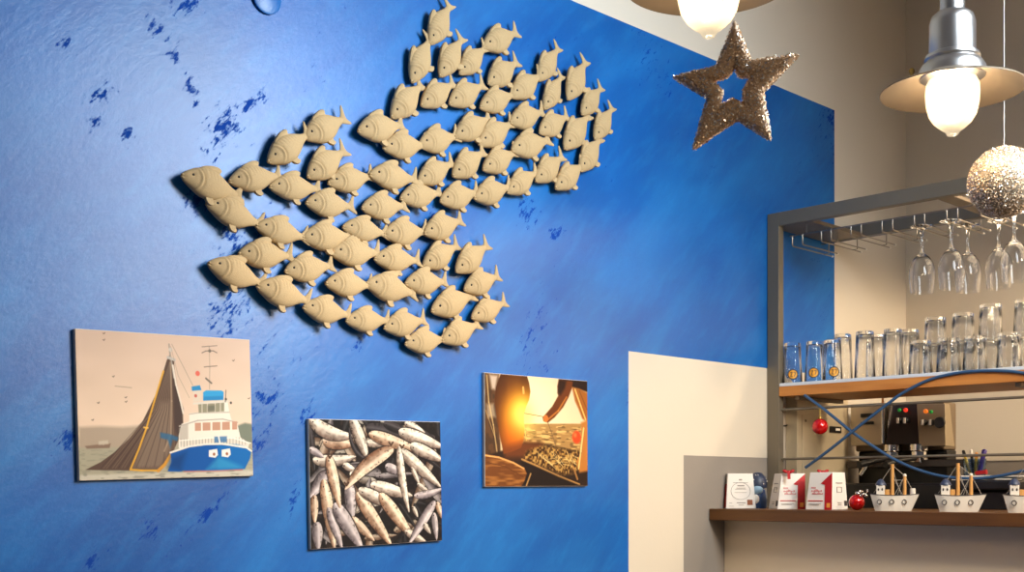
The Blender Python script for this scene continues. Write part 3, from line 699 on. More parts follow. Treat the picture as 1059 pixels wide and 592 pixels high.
# ------------------------------------------------------------------ tumblers upside down on the shelf
def tumbler_prof(H, rt, rb, wall=.0022, base=.010):
    return [(0, H), (rt-.003, H), (rt-.0008, H-.001), (rt, H-.0035), (rt+.0003, H-.012), (rt+(rb-rt)*.4, H*.55), (rb, .0015), (rb-.0008, 0),
            (rb-wall, .0), (rb-wall-.0002, .002), (rt+(rb-rt)*.4-wall-.0006, H*.55), (rt-wall-.0012, H-base-.006), (rt-wall-.006, H-base), (0, H-base+.001)]
def facet(m, H):
    # shallow flutes moulded round the base of the glass
    for i, v_ in enumerate(m.v):
        x, y, z = v_; r = math.hypot(x, y)
        if z > H*.25 and r > .012:
            a = math.atan2(y, x); k = 1-.055*(.5+.5*math.cos(a*10))*min(1, (z-H*.25)/(H*.25))
            m.v[i] = (x*k, y*k, z)
    return m
LTOP = 1.6842
def make_tumbler(H, rt, rb, badge):
    t = thing('tumbler', '', 'glass', group='tumblers upside down on the shelf')
    facet(MB().lathe(tumbler_prof(H, rt, rb), 60), H).build('glass_body', wall_glass, t, smooth=50)
    if badge:
        b = MB(); n = 20; rr = .0105; zc = .027; ro = rb-.001+.0005
        def patch(r0, r1, off):
            vs = []
            for rad in (r0, r1):
                for j in range(n):
                    q = 2*math.pi*j/n; u = rad*math.cos(q); z = zc+rad*math.sin(q)
                    a = u/ro; k = rb+(rt-rb)*.6*z/(H*.55)*.66+off
                    vs.append((k*math.cos(a), k*math.sin(a), z))
            return vs, [(j, (j+1) % n, n+(j+1) % n, n+j) for j in range(n)]
        vs, fs = patch(.0003, .0142, .0010); b.mi = 0; b.add(vs, fs)
        vs, fs = patch(.0132, .0165, .0016); b.mi = 1; b.add(vs, fs)
        b.mi = 1
        for u0, v0, u1, v1 in ((-.005, .003, -.001, .004), (-.001, .004, -.004, -.004), (-.004, -.004, 0, -.0045), (.001, .004, .005, .0035), (.005, .0035, .0025, -.004)):
            pts = []
            for u, v_ in ((u0, v0), (u1, v1)):
                u, v_ = u*1.7, v_*1.7; a = u/ro; z = zc+v_; k = rb+(rt-rb)*.6*z/(H*.55)*.66+.0016
                pts.append((k*math.cos(a), k*math.sin(a), z))
            b.tube(pts, .0012, 5)
        b.build('badge', [badge_m, ink_m], t, smooth=60)
    return t
protoA = None
tall = [  # px centre, X, top y, badge, label
 (819.5, 3.372, 355, 1, 'tall tumbler with orange badge standing next to the steel post'),
 (842.5, 3.372, 353.5, 1, 'second tumbler from the steel post, with an orange badge'),
 (861, 3.385, 352, 1, 'third tumbler from the steel post, its small orange badge half hidden'),
 (871.5, 3.480, 346, 0, 'plain tall tumbler just right of the three orange-badged glasses'),
 (894.5, 3.372, 343, 0, 'plain tall tumbler fifth from the steel post in the front row'),
 (906, 3.485, 346, 0, 'plain tall tumbler in the back row behind the two before the short glasses'),
 (923.5, 3.375, 340.5, 0, 'plain tall tumbler last in the front row before the short glasses'),
 (941, 3.500, 341, 0, 'plain tall tumbler behind, peeking out left of the nested stacks')]
cache = {}
def put_tumbler(px, X, H, rt, rb, badge, label, z=LTOP, rz=None):
    key = (round(H, 3), rt, rb, badge)
    if key not in cache: cache[key] = o = make_tumbler(H, rt, rb, badge)
    else: o = copy_tree(cache[key])
    o['label'] = label
    y = on_x(px, 380, X).y
    o.location = (X, y, z)
    o.rotation_euler = (0, 0, math.atan2(-D-y, -X)+(rz or 0))
for i, (px, X, ty, bd, lb) in enumerate(tall):
    H = on_x(px, ty, X).z-LTOP
    put_tumbler(px, X, round(H, 3), .0265, .0315, bd, lb, rz=[.05, -.1, .15][i] if bd else 0)
short_front = [(952, 3.372, 349, 'short tumbler, first of the short front-row glasses, left of the stacks'),
 (981, 3.380, 346, 'short front-row tumbler below the gap between first and second stacks'),
 (1008.5, 3.380, 342, 'short front-row tumbler below the gap between second and third stacks'),
 (1043.5, 3.380, 339, 'short front-row tumbler at the right end of the shelf seen')]
for px, X, ty, lb in short_front:
    put_tumbler(px, X, .101, .0300, .0345, 0, lb)
stack_px = [(967.5, 328.5), (996, 324), (1024.5, 315), (1061, 310)]
names = ['first', 'second', 'third', 'fourth']
for i, (px, ty) in enumerate(stack_px):
    X = [3.462, 3.462, 3.475, 3.475][i]
    put_tumbler(px, X, .101, .0300, .0345, 0, 'lower glass of the %s two-high stack from left on the shelf' % names[i])
    top = on_x(px, ty, X).z; HT = .108
    put_tumbler(px, X, HT, .0300, .0350, 0, 'upper glass of the %s two-high stack from left on the shelf' % names[i], z=LTOP+.1012 if False else max(LTOP+.034, top-HT))

# ------------------------------------------------------------------ blue cords strung across the frame
def cord(pts, label, fray=None, frac=1.0):
    P = [on_x(x, y, XF-.0055 if len(a) < 1 else XF-a[0]) for x, y, *a in pts]
    t = thing('blue_cord', label, 'cord', P[0])
    MB().tube([q-P[0] for q in smoothline(P, 6)], .0046, 10).build('cord', rope_m, t, smooth=60)
    if fray:
        q0 = P[fray]-P[0]; g = MB()
        for i in range(9):
            dx = (i-4)*.0035
            g.tube([q0+Vector((0, dx*.15, -.001)), q0+Vector((-.004, dx*.6+.004, -.012)), q0+Vector((-.005, dx*1.3+.008, -.034+abs(i-4)*.002))], .0009, 5)
        g.build('frayed_end', yellow_th, t)
    return t
cord([(832, 409), (850, 422), (865, 434), (881, 447), (900, 460), (925, 475.5), (950, 486.5), (975, 493), (1000, 495.3), (1020, 494.5), (1040, 491.5), (1059, 487), (1090, 478)],
     'blue cord sagging from under the shelf down behind the model boats')
cord([(833, 484, .012), (848, 473, .014), (865, 460, .015), (881, 447, .015), (905, 428, .012), (920, 416.5, .008), (935, 406), (960, 393.5), (985, 387), (1010, 384), (1040, 384), (1059, 386), (1095, 390)],
     'blue cord rising from the packets up across the wooden shelf edge', fray=0)
# ------------------------------------------------------------------ red baubles
def bauble(px, py, X, rpx, label, hang=None, bow=False):
    c = on_x(px, py, X); d = (c.x-0)/ray(px, py)[0]; r = rpx*d/F*1.0
    if hang is None: c.z = LT+r
    t = thing('bauble', label, 'ornament', c)
    MB().ell((0, 0, 0), (r, r, r), 28, 18).build('ball', red_gl, t, smooth=180)
    MB().lathe([(0, r*1.22), (r*.20, r*1.2), (r*.24, r*.95), (r*.2, r*.93)], 14).build('cap', brass, t, smooth=40)
    if hang:
        h_ = on_x(hang[0], hang[1], XF-.006)-c
        MB().tube([(0, 0, r*1.2), h_*.6+Vector((0, 0, r*.3)), h_], .0009, 6).build('loop_thread', yellow_th, t)
    if bow:
        g = MB()
        rb_ = random.Random(5)
        for _ in range(11):
            g.ell((rb_.uniform(-.012, .006), rb_.uniform(-.034, -.004), r*1.0+rb_.uniform(-.004, .010)), (rb_.uniform(.002, .004), rb_.uniform(.004, .008), rb_.uniform(.003, .006)), 10, 7, Matrix.Rotation(rb_.uniform(0, 3), 3, 'X') @ Matrix.Rotation(rb_.uniform(0, 3), 3, 'Z'))
        g.build('foil_bow', silver_cl, t, smooth=180)
    return t
bauble(848, 441.5, XF-.03, 8.3, 'shiny red bauble hanging below the shelf beside the crossed blue cords', hang=(848, 421))
bauble(886, 520, 3.10, 8.2, 'red bauble with silver foil bow on the ledge between packet and boat', bow=True)

# ------------------------------------------------------------------ coffee packets on the ledge
def packet(px, w, dpt, hgt, X, phi, label, style):
    c = on_x(px, 527, X); face = math.atan2(-D-c.y, -c.x)     # towards the viewer side of the bar
    t = thing('coffee_packet', label, 'packet', (c.x, c.y, LT), face+R(90)+phi, 'coffee packets on the ledge')
    # local: front face looks to -y, width along x
    tw, td = w*.84, dpt*.62
    if style != 'plain': lo, hi = (-w/2, w/2), (-w/2+(w-tw)*1.0, w/2)
    else: lo, hi = (-w/2, w/2), (-tw/2, tw/2)
    B = [(lo[0], -dpt/2, 0), (lo[1], -dpt/2, 0), (lo[1], dpt/2, 0), (lo[0], dpt/2, 0)]
    tf_ = -td/2 if style == 'plain' else -dpt/2*.95
    T = [(hi[0], tf_, hgt), (hi[1], tf_, hgt), (hi[1], td/2, hgt), (hi[0], td/2, hgt)]
    MB().hexa(B, T).build('box', white_c, t, bevel=.0015)
    Bv = [Vector(q) for q in B]; Tv = [Vector(q) for q in T]
    def facept(face_i, u, v, off=.0012):
        i, j = (face_i, (face_i+1) % 4)
        a = Bv[i].lerp(Bv[j], u); b_ = Tv[i].lerp(Tv[j], u); q = a.lerp(b_, v)
        n_ = (Bv[j]-Bv[i]).cross(Tv[i]-Bv[i]).normalized()
        return q+n_*off
    def decal(name, face_i, polys, mt, off=.0012, lab=None):
        g = MB()
        for P in polys:
            a = [facept(face_i, u, v, off) for u, v in P]; b_ = [facept(face_i, u, v, .0001) for u, v in P]; n_ = len(P)
            g.add(a+b_, [tuple(range(n_)), tuple(range(2*n_-1, n_-1, -1))]+[(i, i+n_, (i+1) % n_+n_, (i+1) % n_) for i in range(n_)])
        return g.build(name, mt, t)
    rc = lambda u0, u1, v0, v1: [(u0, v0), (u1, v0), (u1, v1), (u0, v1)]
    if style != 'plain':
        decal('numeral', 0, [[(.72, .003), (.995, .003), (.995, .985), (.52, .70), (.70, .665)]], red_pr)
        decal('red_rule', 0, [rc(.07, .64, .225, .25)], red_pr)
        decal('lettering', 0, [rc(u, u+.04, .48+.012*math.sin(u*40), .53+.02*math.sin(u*23)) for u in np.arange(.16, .60, .055)]+[rc(u, u+.035, .41, .45+.012*math.sin(u*31)) for u in np.arange(.20, .62, .05)]+[rc(u, u+.03, .57, .61) for u in np.arange(.14, .34, .05)], pale_red)
        decal('emblem', 0, [rc(.80, .93, .06, .18)], gold_ink, .0018)
        decal('fine_print', 0, [rc(.12, .58, .15, .162), rc(.12, .50, .12, .132)], grey_ink)
        sf = 3 if style == 'l' else 1
        decal('side_print', sf, [rc(.25, .72, .70, .73), rc(.3, .66, .46, .475), rc(.3, .66, .60, .615), rc(.35, .6, .18, .2), rc(.35, .6, .13, .15), rc(.3, .34, .475, .6), rc(.62, .66, .475, .6)], grey_ink)
        decal('side_seal', sf, [rc(.78, .95, .10, .24) if style == 'r' else rc(.78, .97, .08, .24)], ink_m)
    else:
        ring = []
        for k in range(18):
            a0, a1 = 2*math.pi*k/18, 2*math.pi*(k+1)/18
            ring.append([(.5+.36*math.cos(a0), .50+.25*math.sin(a0)), (.5+.36*math.cos(a1), .50+.25*math.sin(a1)), (.5+.345*math.cos(a1), .50+.24*math.sin(a1)), (.5+.345*math.cos(a0), .50+.24*math.sin(a0))])
        decal('seal_ring', 0, ring, grey_ink)
        decal('lettering', 0, [rc(.38, .64, .635, .665), rc(.34, .68, .575, .59), rc(.3, .7, .545, .555), rc(.22, .78, .73, .742), rc(.28, .72, .45, .46), rc(.36, .66, .15, .175), rc(.42, .60, .09, .105), rc(.10, .20, .15, .16), rc(.10, .26, .06, .07), rc(.44, .56, .80, .84)], grey_ink)
        decal('brown_stamp', 0, [rc(.72, .90, .10, .25)], brown_ink, .0016)
        decal('red_side', 3, [rc(.05, .92, .02, .70)], red_pr)
    return t
packet(764.5, .092, .060, .1075, 3.135, R(10), 'white packet with small grey print and brown stamp, leftmost on ledge', 'plain')
packet(813.5, .084, .100, .106, 3.150, R(16), 'white packet with big red figure, left of its twin, left side showing', 'l')
packet(855.0, .084, .100, .108, 3.140, R(-27), 'white packet with big red figure, beside the red bauble, right side showing', 'r')

# blue hooded figurine behind the first packet
c = on_x(783.5, 526, 3.20)
t = thing('figurine', 'small blue figurine with dark dotted hood behind the leftmost packet', 'figurine', (c.x, c.y, LT), math.atan2(-D-c.y, -c.x))
MB().lathe([(0, 0), (.026, 0), (.028, .010), (.027, .035), (.022, .058), (0, .060)], 24).build('body', blue_pl, t, smooth=50)
MB().lathe([(.0, .112), (.012, .110), (.024, .098), (.029, .080), (.028, .064), (.020, .060), (0, .058)], 24).build('hood', navy_m, t, smooth=50)
MB().ell((.019, 0, .058), (.013, .017, .016), 16, 10).build('face', lblue_pl, t, smooth=180)
MB().ell((.022, -.005, .028), (.010, .012, .016), 16, 10).build('belly', white_c, t, smooth=180)
g = MB()
for i in range(12):
    a = random.uniform(-1.5, 1.5); z = random.uniform(.07, .104); rr = .0288 if z < .085 else .0288-(z-.085)*.6
    g.ell((rr*math.cos(a), rr*math.sin(a), z), (.0018,)*3, 8, 6)
g.build('dots', white_c, t, smooth=180)
# red ribbon bows lying over the packets
for px, py, X, lb in ((815.5, 489, 3.140, 'little red ribbon bow draped over the top of the left red-figure packet'), (851, 488.5, 3.175, 'red ribbon scrap on top of the right red-figure packet')):
    c = on_x(px, py, X); g = MB()
    if px < 830: c = c+Vector((-c.x, -D-c.y, 0)).normalized()*.046
    t = thing('ribbon_bow', lb, 'bow', (c.x, c.y, LT+.1065), math.atan2(-D-c.y, -c.x))
    for s in (1, -1): g.ell((0, s*.009, .005), (.006, .009, .005), 12, 8, Matrix.Rotation(s*.5, 3, 'X'))
    g.build('loops', red_cl, t, smooth=180)
    k = MB(); k.ell((.002, 0, .004), (.0055, .0045, .0048), 10, 8); k.build('knot', red_cl, t, smooth=180)
    if px < 830: MB().hexa([(.009, -.003, -.018), (.009, .006, -.018), (.011, .006, -.018), (.011, -.003, -.018)], [(.003, -.004, .003), (.003, .004, .003), (.008, .004, .004), (.008, -.004, .004)]).build('tail', red_cl, t)

# ------------------------------------------------------------------ model boats
def make_boat():
    b = thing('model_boat', '', 'model boat', group='white model boats on the ledge')
    # local: length along x (bow at +x), width y, front broadside looks to -y ; length 1 unit = .136 m
    m = MB(); NS = 18; NR = 10; vs = []; Hh = .0435
    for i in range(NS+1):
        s = i/NS
        x_top = -.070+.142*s; x_bot = -.056+.105*s
        wt = .024*min(1, (1-s)**.55*1.45)*min(1, .62+s*2.2) if s < 1 else .0008
        wb = wt*.72
        for j in range(NR):
            u = j/(NR-1); side = -1+2*u
            # cross-section: a shallow U from the near gunwale under the keel to the far gunwale
            a = abs(side); v_ = a**.5 if a < .35 else .592+.408*(a-.35)/.65
            z = Hh*max(0, (a-.35)/.65)
            wdt = (wb*(a/.35) if a < .35 else wb+(wt-wb)*(z/Hh))*(1 if side > 0 else -1)
            sheer = .004*(2*s-1)**2*(z/Hh)
            vs.append((x_bot+(x_top-x_bot)*(z/Hh), wdt, z+sheer))
    fs = [(i*NR+j, (i+1)*NR+j, (i+1)*NR+j+1, i*NR+j+1) for i in range(NS) for j in range(NR-1)]
    fs += [(i*NR, i*NR+NR-1, (i+1)*NR+NR-1, (i+1)*NR) for i in range(NS)]
    fs += [tuple(range(NR)), tuple(NS*NR+j for j in range(NR-1, -1, -1))]
    m.add(vs, fs); m.build('hull', hull_m, b, smooth=35)
    g = MB(); g.tube([(-.070+.142*i/12, -(.024*min(1, (1-i/12)**.55*1.45)*min(1, .62+i/12*2.2) if i < 12 else .0008), .0438+.004*(i/6-1)**2) for i in range(13)], .0012, 6); g.build('gunwale_line', ink_m, b, smooth=60)
    for x in (-.042, -.006, .030):
        wy = -.0222 if x < .02 else -.0162
        r = MB(); rr = .0062; k = 18
        r.tube([(x+rr*math.cos(2*math.pi*q/k), wy-.0006+.0011*math.sin(2*math.pi*q/k), .0255+rr*math.sin(2*math.pi*q/k)) for q in range(k+1)], .0012, 6, cap=False)
        r.build('porthole', ink_m, b, smooth=60)
    cab = MB().box(-.052, -.028, -.015, .013, .0435, .072).build('cabin', hull_m, b, bevel=.0015)
    for x in (-.0455, -.0345): MB().ell((x, -.0152, .060), (.0026, .0012, .0038), 10, 8).build('cabin_window', ink_m, cab, smooth=180)
    MB().lathe([(0, .090), (.006, .088), (.012, .081), (.0165, .074), (.0165, .0715), (0, .0715)], 24, (-.040, -.001, 0)).build('cabin_roof', navy_m, b, smooth=50)
    MB().box(-.027, -.014, -.012, .010, .0435, .060).build('wheelhouse_step', mast_m, b, bevel=.001)
    MB().tube([(-.006, -.004, .043), (-.006, -.004, .131)], [.0058, .0050], 12).build('mast', mast_m, b, smooth=40)
    MB().tube([(.030, -.003, .043), (.030, -.003, .099)], [.0052, .0046], 12).build('mast', mast_m, b, smooth=40)
    cp = MB(); cp.lathe([(0, .104), (.004, .103), (.0056, .099), (.0052, .097), (0, .097)], 14, (.030, -.003, 0)); cp.build('mast_cap', hull_m, b, smooth=50)
    MB().lathe([(0, .044), (.0075, .044), (.0085, .053), (.0075, .062), (0, .0625)], 16, (.053, 0, .001)).build('barrel', hull_m, b, smooth=50)
    s = MB()
    for a, c_ in (((-.006, -.004, .128), (-.060, -.004, .050)), ((-.006, -.004, .128), (.030, -.003, .098)), ((.002, -.012, .046), (.030, -.003, .098)), ((-.006, -.004, .100), (.024, -.014, .046)), ((.030, -.003, .098), (.058, -.004, .048)), ((-.004, -.004, .086), (.028, -.003, .086)), ((.008, .010, .046), (.030, -.003, .098)), ((-.006, -.004, .120), (.018, .012, .046))):
        s.tube([a, c_], .0008, 5)
    s.build('rigging', string_m, b)
    return b
b0 = make_boat()
for i, (px, lb) in enumerate(((925, 'white model boat beside the red bauble on the ledge'), (993, 'white model boat in the middle of the three on the ledge'), (1065, 'white model boat at the right edge, third from the bauble'))):
    o = b0 if i == 0 else copy_tree(b0)
    c = on_x(px, 527, 3.085); o.location = (c.x, c.y, LT); o['label'] = lb
    # broadside towards the customer side, turned a little to the room
    o.rotation_euler = (0, 0, R(-90)+R((24, 22, 26)[i])); o.scale = (.90, .95, .98)
    if i:
        for ch in list(o.children):
            if ch.name.startswith('barrel'): bpy.data.objects.remove(ch)

# ------------------------------------------------------------------ behind the bar: worktop, appliances, clutter
WT_Z = 1.12
wt = thing('back_counter', 'dark worktop counter against the wall behind the bar', 'counter', (3.66, 0, 0))
MB().box(0, .595, -3.2, -.004, 0, WT_Z-.04).build('base_unit', steel_dk, wt); MB().box(-.02, .595, -3.2, -.003, WT_Z-.04, WT_Z).build('worktop', black, wt, bevel=.002)
# shallow steel service cabinet fixed to the blue wall behind the bar
YC = -.045; a = on_wall(824.5, 470, YC); b_ = on_wall(877.5, 470, YC); xm = (a.x+b_.x)/2; hw = (b_.x-a.x)/2
ztop = on_wall(850, 411, YC).z; zbot = 1.20
cb = thing('wall_cabinet', 'shallow steel wall cabinet with small black label, behind the bar', 'cabinet', (xm, 0, zbot))
zl = lambda py, px=850: on_wall(px, py, YC).z-zbot
xl = lambda px: on_wall(px, 450, YC).x-xm
MB().box(-hw, hw, YC, -.001, 0, ztop-zbot).build('casing', steel_sheet, cb, bevel=.003)
MB().box(xl(829), xl(875.5), YC-.004, YC-.0002, .02, zl(431)).build('door', steel_sheet, cb, bevel=.0015)
MB().box(xl(856.5), xl(868), YC-.008, YC-.0042, zl(448, 862), zl(441.5, 862)).build('label_plate', black, cb)
MB().box(xl(862), xl(866.5), YC-.0088, YC-.008, zl(446, 864), zl(443.5, 864)).build('label_mark', white_c, cb)
sw = MB().lathe([(0, -.007), (.004, -.006), (.0045, -.004)], 12, axis='Y').build('screw', steel_dk, cb, smooth=40); sw.location = (xl(832), YC, zl(435.5, 832))
# power lead on the wall beside it
P = [on_wall(821, 410, -.006), on_wall(822, 424, -.006), on_wall(819, 435, -.006), on_wall(813, 440.5, -.006), on_wall(806, 440, -.006)]
tag(MB().tube([q for q in smoothline(P, 6)], .0028, 8).build('power_lead', black, smooth=60), 'thin black power lead hanging in a loop on the wall below the shelf', 'cable')

# espresso machine
X = 3.76; a = on_x(880, 440, X); b_ = on_x(983, 440, X); yc = (a.y+b_.y)/2
em = thing('espresso_machine', 'steel and black espresso machine with knobs behind the bar', 'coffee machine', (X, yc, WT_Z))
yl = lambda px: on_x(px, 440, X).y-yc
zl = lambda py, px=930: on_x(px, py, X).z-WT_Z
zt, zb = zl(416), zl(460)
MB().box(.03, .12, yl(972), yl(880), zb-.02, zt-.004).build('body', steel_dk, em, bevel=.006)
MB().box(.05, .12, yl(972), yl(880), .03, zb-.02).build('splash_back', black, em, bevel=.004)
MB().box(-.12, .30, yl(1000), yl(880), .0, zl(500)).build('drip_base', black, em, bevel=.008)
MB().box(-.03, .10, yl(1001), yl(880), zl(484), zl(476.5)).build('cup_tray', black_gl, em, bevel=.003)
lp = MB().box(-.008, .03, yl(914), yl(881), zb, zt).build('left_panel', steel_sheet, em, bevel=.002)
for p0, p1 in ((428, 432), (436.5, 439.5)): MB().box(-.014, -.008, yl(905), yl(892), zl(p1, 900), zl(p0, 900)).build('handle_slot', black, lp, bevel=.001)
MB().tube([(-.018, yl(916), zl(459, 916)), (-.018, yl(916), zl(407, 916))], .0065, 12).build('steam_pipe', chrome, em, smooth=40)
def slab(px0, px1, px2, px3, y0, y1, xf, xb, nm, mt):
    # leaning fascia: (px0,px1) top edge, (px2,px3) bottom edge
    T = [(xf+.03, yl(px0), zl(y0, px0)), (xf+.03, yl(px1), zl(y0, px1)), (xb, yl(px1), zl(y0, px1)), (xb, yl(px0), zl(y0, px0))]
    B = [(xf, yl(px2), zl(y1, px2)), (xf, yl(px3), zl(y1, px3)), (xb, yl(px3), zl(y1, px3)), (xb, yl(px2), zl(y1, px2))]
    return MB().hexa(B, T).build(nm, mt, em, bevel=.002)
f1 = slab(918, 953, 919, 956, 417.5, 460, -.02, .03, 'dark_fascia', black_gl)
f2 = slab(948.5, 978, 955.5, 983, 418, 462, -.034, .03, 'steel_fascia', fascia_m)
def disc(px, py, r, x, dx, mt, nm, par):
    MB().lathe([(0, 0), (r, 0), (r*.92, -dx*.8), (r*.8, -dx), (0, -dx)], 20, axis='X').build(nm, mt, par, smooth=50).location = (x, yl(px), zl(py, px))
disc(931, 424.5, .006, -.004, .006, led_g, 'lamp', f1); disc(937.5, 424.5, .007, -.004, .006, led_r, 'lamp', f1)
disc(960, 426, .007, -.016, .006, led_o, 'lamp', f2); disc(965.5, 426.5, .006, -.016, .006, led_g, 'lamp', f2)
for px, fx, par in ((931.5, -.008, f1), (938.5, -.008, f1), (959, -.022, f2), (967, -.022, f2)):
    y_, z_ = yl(px), zl(435.5 if px < 950 else 437.5, px)
    kn = MB().lathe([(0, .01), (.0105, .01), (.0105, -.008), (.009, -.010), (0, -.010)], 20, axis='X').build('knob', black, par, smooth=45); kn.location = (fx, y_, z_)
    MB().box(-.0135, -.0095, -.003, .004, -.009, .009).build('knob_pointer', tip_m, kn)
g = MB().lathe([(0, 0), (.017, 0), (.019, -.008), (.017, -.012), (.0135, -.0125)], 24, axis='X').build('gauge', black, f2, smooth=45); g.location = (-.022, yl(976), zl(437.5, 976))
MB().lathe([(0, -.011), (.0135, -.0112), (.0135, -.0122)], 24, axis='X').build('gauge_face', steel_sheet, g, smooth=45)
for px in (925, 952):
    gh = MB().lathe([(0, 0), (.030, 0), (.031, -.02), (.026, -.024), (.026, -.040), (.031, -.042), (.028, -.058), (0, -.060)], 24).build('group_head', chrome, em, smooth=45); gh.location = (-.01, yl(px), zb-.002)
    MB().tube([(-.03, 0, -.045), (-.10, .02, -.055), (-.16, .035, -.068)], [.009, .010, .012], 12).build('portafilter_handle', black, gh, smooth=50)
MB().tube([(-.05, yl(906), zl(478, 906)), (-.06, yl(903.5), zl(485, 903)), (-.07, yl(900.5), zl(492, 900))], [.007, .008, .006], 10).build('steam_wand', chrome, em, smooth=50)
# cup warmer load: small glasses seen under the fascia
# pen cup and pens
X = 3.60; c = on_x(1008, 485, X)
cup = thing('pen_cup', 'bluish clear cup holding pens behind the middle model boat', 'cup', (X, c.y, c.z-.045))
MB().lathe([(0, 0), (.030, 0), (.034, .075), (.0325, .075), (.029, .003), (0, .003)], 28).build('cup_body', cup_m, cup, smooth=50)
base = Vector((X, c.y, c.z-.040))
for i, (px, py, mt, lb, capm) in enumerate(((996, 466, yellow_pl, 'yellow pen, leftmost in the blue pen cup', black), (1004, 465, black, 'black pen in the blue pen cup', white_c), (1010, 468, yellow_pl, 'amber pencil right of the black pen in the cup', gold_ink), (1018.5, 465, purple_pl, 'purple pen leaning right in the blue pen cup', purple_pl))):
    tp = on_x(px, py, X); bs = base+Vector((.004*(i % 2), (tp.y-c.y)*.18, 0))
    t = thing('pen', lb, 'pen', bs, group='pens in the cup'); d = tp-bs
    r = .0045 if i != 3 else .007
    MB().tube([(0, 0, 0), d*.8], r, 10).build('barrel', mt, t, smooth=50); MB().tube([d*.80, d*.97, d], [r*1.12, r*1.12, r*.6], 10).build('cap', capm, t, smooth=50)
# low black stand with leaflets
X = 3.56; c = on_x(1027, 497, X)
st = thing('leaflet_tray', 'low black tray behind the boats carrying loose leaflets', 'tray', (X, c.y, WT_Z))
hz = c.z-WT_Z
MB().box(-.09, .16, -.10, .11, hz-.03, hz).build('tray_top', black, st, bevel=.006); MB().box(-.05, .12, -.07, .08, 0, hz-.03).build('tray_foot', black, st, bevel=.006)
for i, (dx, dy, rz, mt, lb) in enumerate(((.0, .01, .1, paper_m, 'white leaflet at the bottom of the pile on the black tray'), (.01, .03, -.25, lblue_pl, 'pale blue leaflet in the pile on the black tray'), (.0, -.01, .35, paper_m, 'white leaflet skewed on top of the pile on the tray'))):
    o = MB().box(-.055, .055, -.085, .085, 0, .004).build('leaflet', mt, bevel=.0008); o.location = (X-.02+dx, c.y+dy, c.z+.0005+i*.0045); o.rotation_euler = (0, 0, rz)
    tag(o, lb, 'leaflet', 'leaflets on the black tray')
o = MB().tube([(0, 0, 0), (0, -.034, .004)], [.006, .007], 14).build('red_cap', red_cl, smooth=50); o.location = on_x(1009, 486, 3.54); o.location.z = c.z+.021; tag(o, 'stubby red marker lying on the leaflets by the pen cup', 'marker')

# ------------------------------------------------------------------ glitter star and ball
def tri_flakes(pts_normals, size, mats_n):
    m = MB()
    for q, n_ in pts_normals:
        n2 = (n_+Vector([random.gauss(0, .55) for _ in range(3)])).normalized()
        a = n2.orthogonal().normalized(); a = Quaternion(n2, random.uniform(0, 6.28)) @ a; b = n2.cross(a)
        s = size*random.uniform(.6, 1.4); q = q+n_*random.uniform(0, size*.8)
        m.mi = random.choices(range(mats_n), [3, 2, 2][:mats_n])[0]
        m.add([q+a*s, q+b*s*.5, q-a*s, q-b*s*.5], [(0, 1, 2, 3)])
    return m
sc = at_depth(761, 88, 1.70)
star = thing('glitter_star', 'open five-pointed glitter star hanging in front of the blue wall', 'ornament', sc, math.atan2(-D-sc.y, -sc.x)+R(90))
PXM = 1.70/F
tips = [(760, 20), (826, 60), (797, 148), (716, 154), (696, 76)]
outv = [(776, 64), (789, 97), (763, 124), (732, 100), (741, 68)]
inn_t = [(760, 70), (774.5, 81.5), (768, 108), (746, 108), (738, 83)]
inn_v = [(763.5, 79.5), (768, 95), (757, 102), (747.5, 93), (753, 79)]
cx0, cy0 = 761, 88
tl = lambda q: Vector(((q[0]-cx0)*PXM, 0, -(q[1]-cy0)*PXM))
OUT = []; INN = []
V2 = lambda q: Vector((q[0], q[1], 0))
for i in range(5):
    pv, nx = V2(outv[i-1]), V2(outv[i]); tpt = V2(tips[i]); iv, iw, it = V2(inn_v[i-1]), V2(inn_v[i]), V2(inn_t[i])
    # each tip rounded off with three points, valleys kept
    for k, f_ in enumerate((.5, .08, 0, .08, .5)):
        e = pv if k < 2 else nx
        w_ = tpt+(e-tpt)*f_
        if k == 2: w_ = tpt*.985+it*.015
        OUT.append((w_.x, w_.y))
        e2 = iv if k < 2 else iw
        z_ = it+(e2-it)*f_
        INN.append((z_.x, z_.y))
    OUT.append(outv[i]); INN.append(inn_v[i])
n = len(OUT); Th = .011; NRG = 10
m = MB(); o3 = [tl(q) for q in OUT]; i3 = [tl(q) for q in INN]; vs = []
for r_ in range(NRG):
    q_ = 2*math.pi*r_/NRG; c_ = math.copysign(abs(math.cos(q_))**.7, math.cos(q_)); s_ = math.copysign(abs(math.sin(q_))**.7, math.sin(q_))
    for A, B_ in zip(o3, i3): vs.append((A+B_)/2+(A-B_)/2*c_+Vector((0, -Th*s_, 0)))
fs = [(r_*n+j, r_*n+(j+1) % n, ((r_+1) % NRG)*n+(j+1) % n, ((r_+1) % NRG)*n+j) for r_ in range(NRG) for j in range(n)]
m.add(vs, fs); m.build('star_body', core_m, star, smooth=50)
areas = []
for f_ in fs:
    A, B_, C_, D_ = [vs[k] for k in f_]; areas.append((C_-A).cross(D_-B_).length/2)
pn = []
for _ in range(6000):
    f_ = random.choices(fs, areas)[0]; A, B_, C_, D_ = [vs[k] for k in f_]; u, v_ = random.random(), random.random()
    q = (A*(1-u)+B_*u)*(1-v_)+(D_*(1-u)+C_*u)*v_
    nn = (B_-A).cross(D_-A).normalized()
    if nn.dot(q-Vector((q.x, 0, q.z)).normalized()*0) < 0 and q.y > 0: nn = -nn
    if q.y < 0 and nn.y > 0: nn = -nn
    if q.y > 0 and nn.y < 0: nn = -nn
    pn.append((q, nn))
tf = tri_flakes(pn, .0021, 3).build('glitter', [glit_gold, glit_dk, glit_sil], star); tf['kind'] = 'stuff'
tp = tl((760, 20))
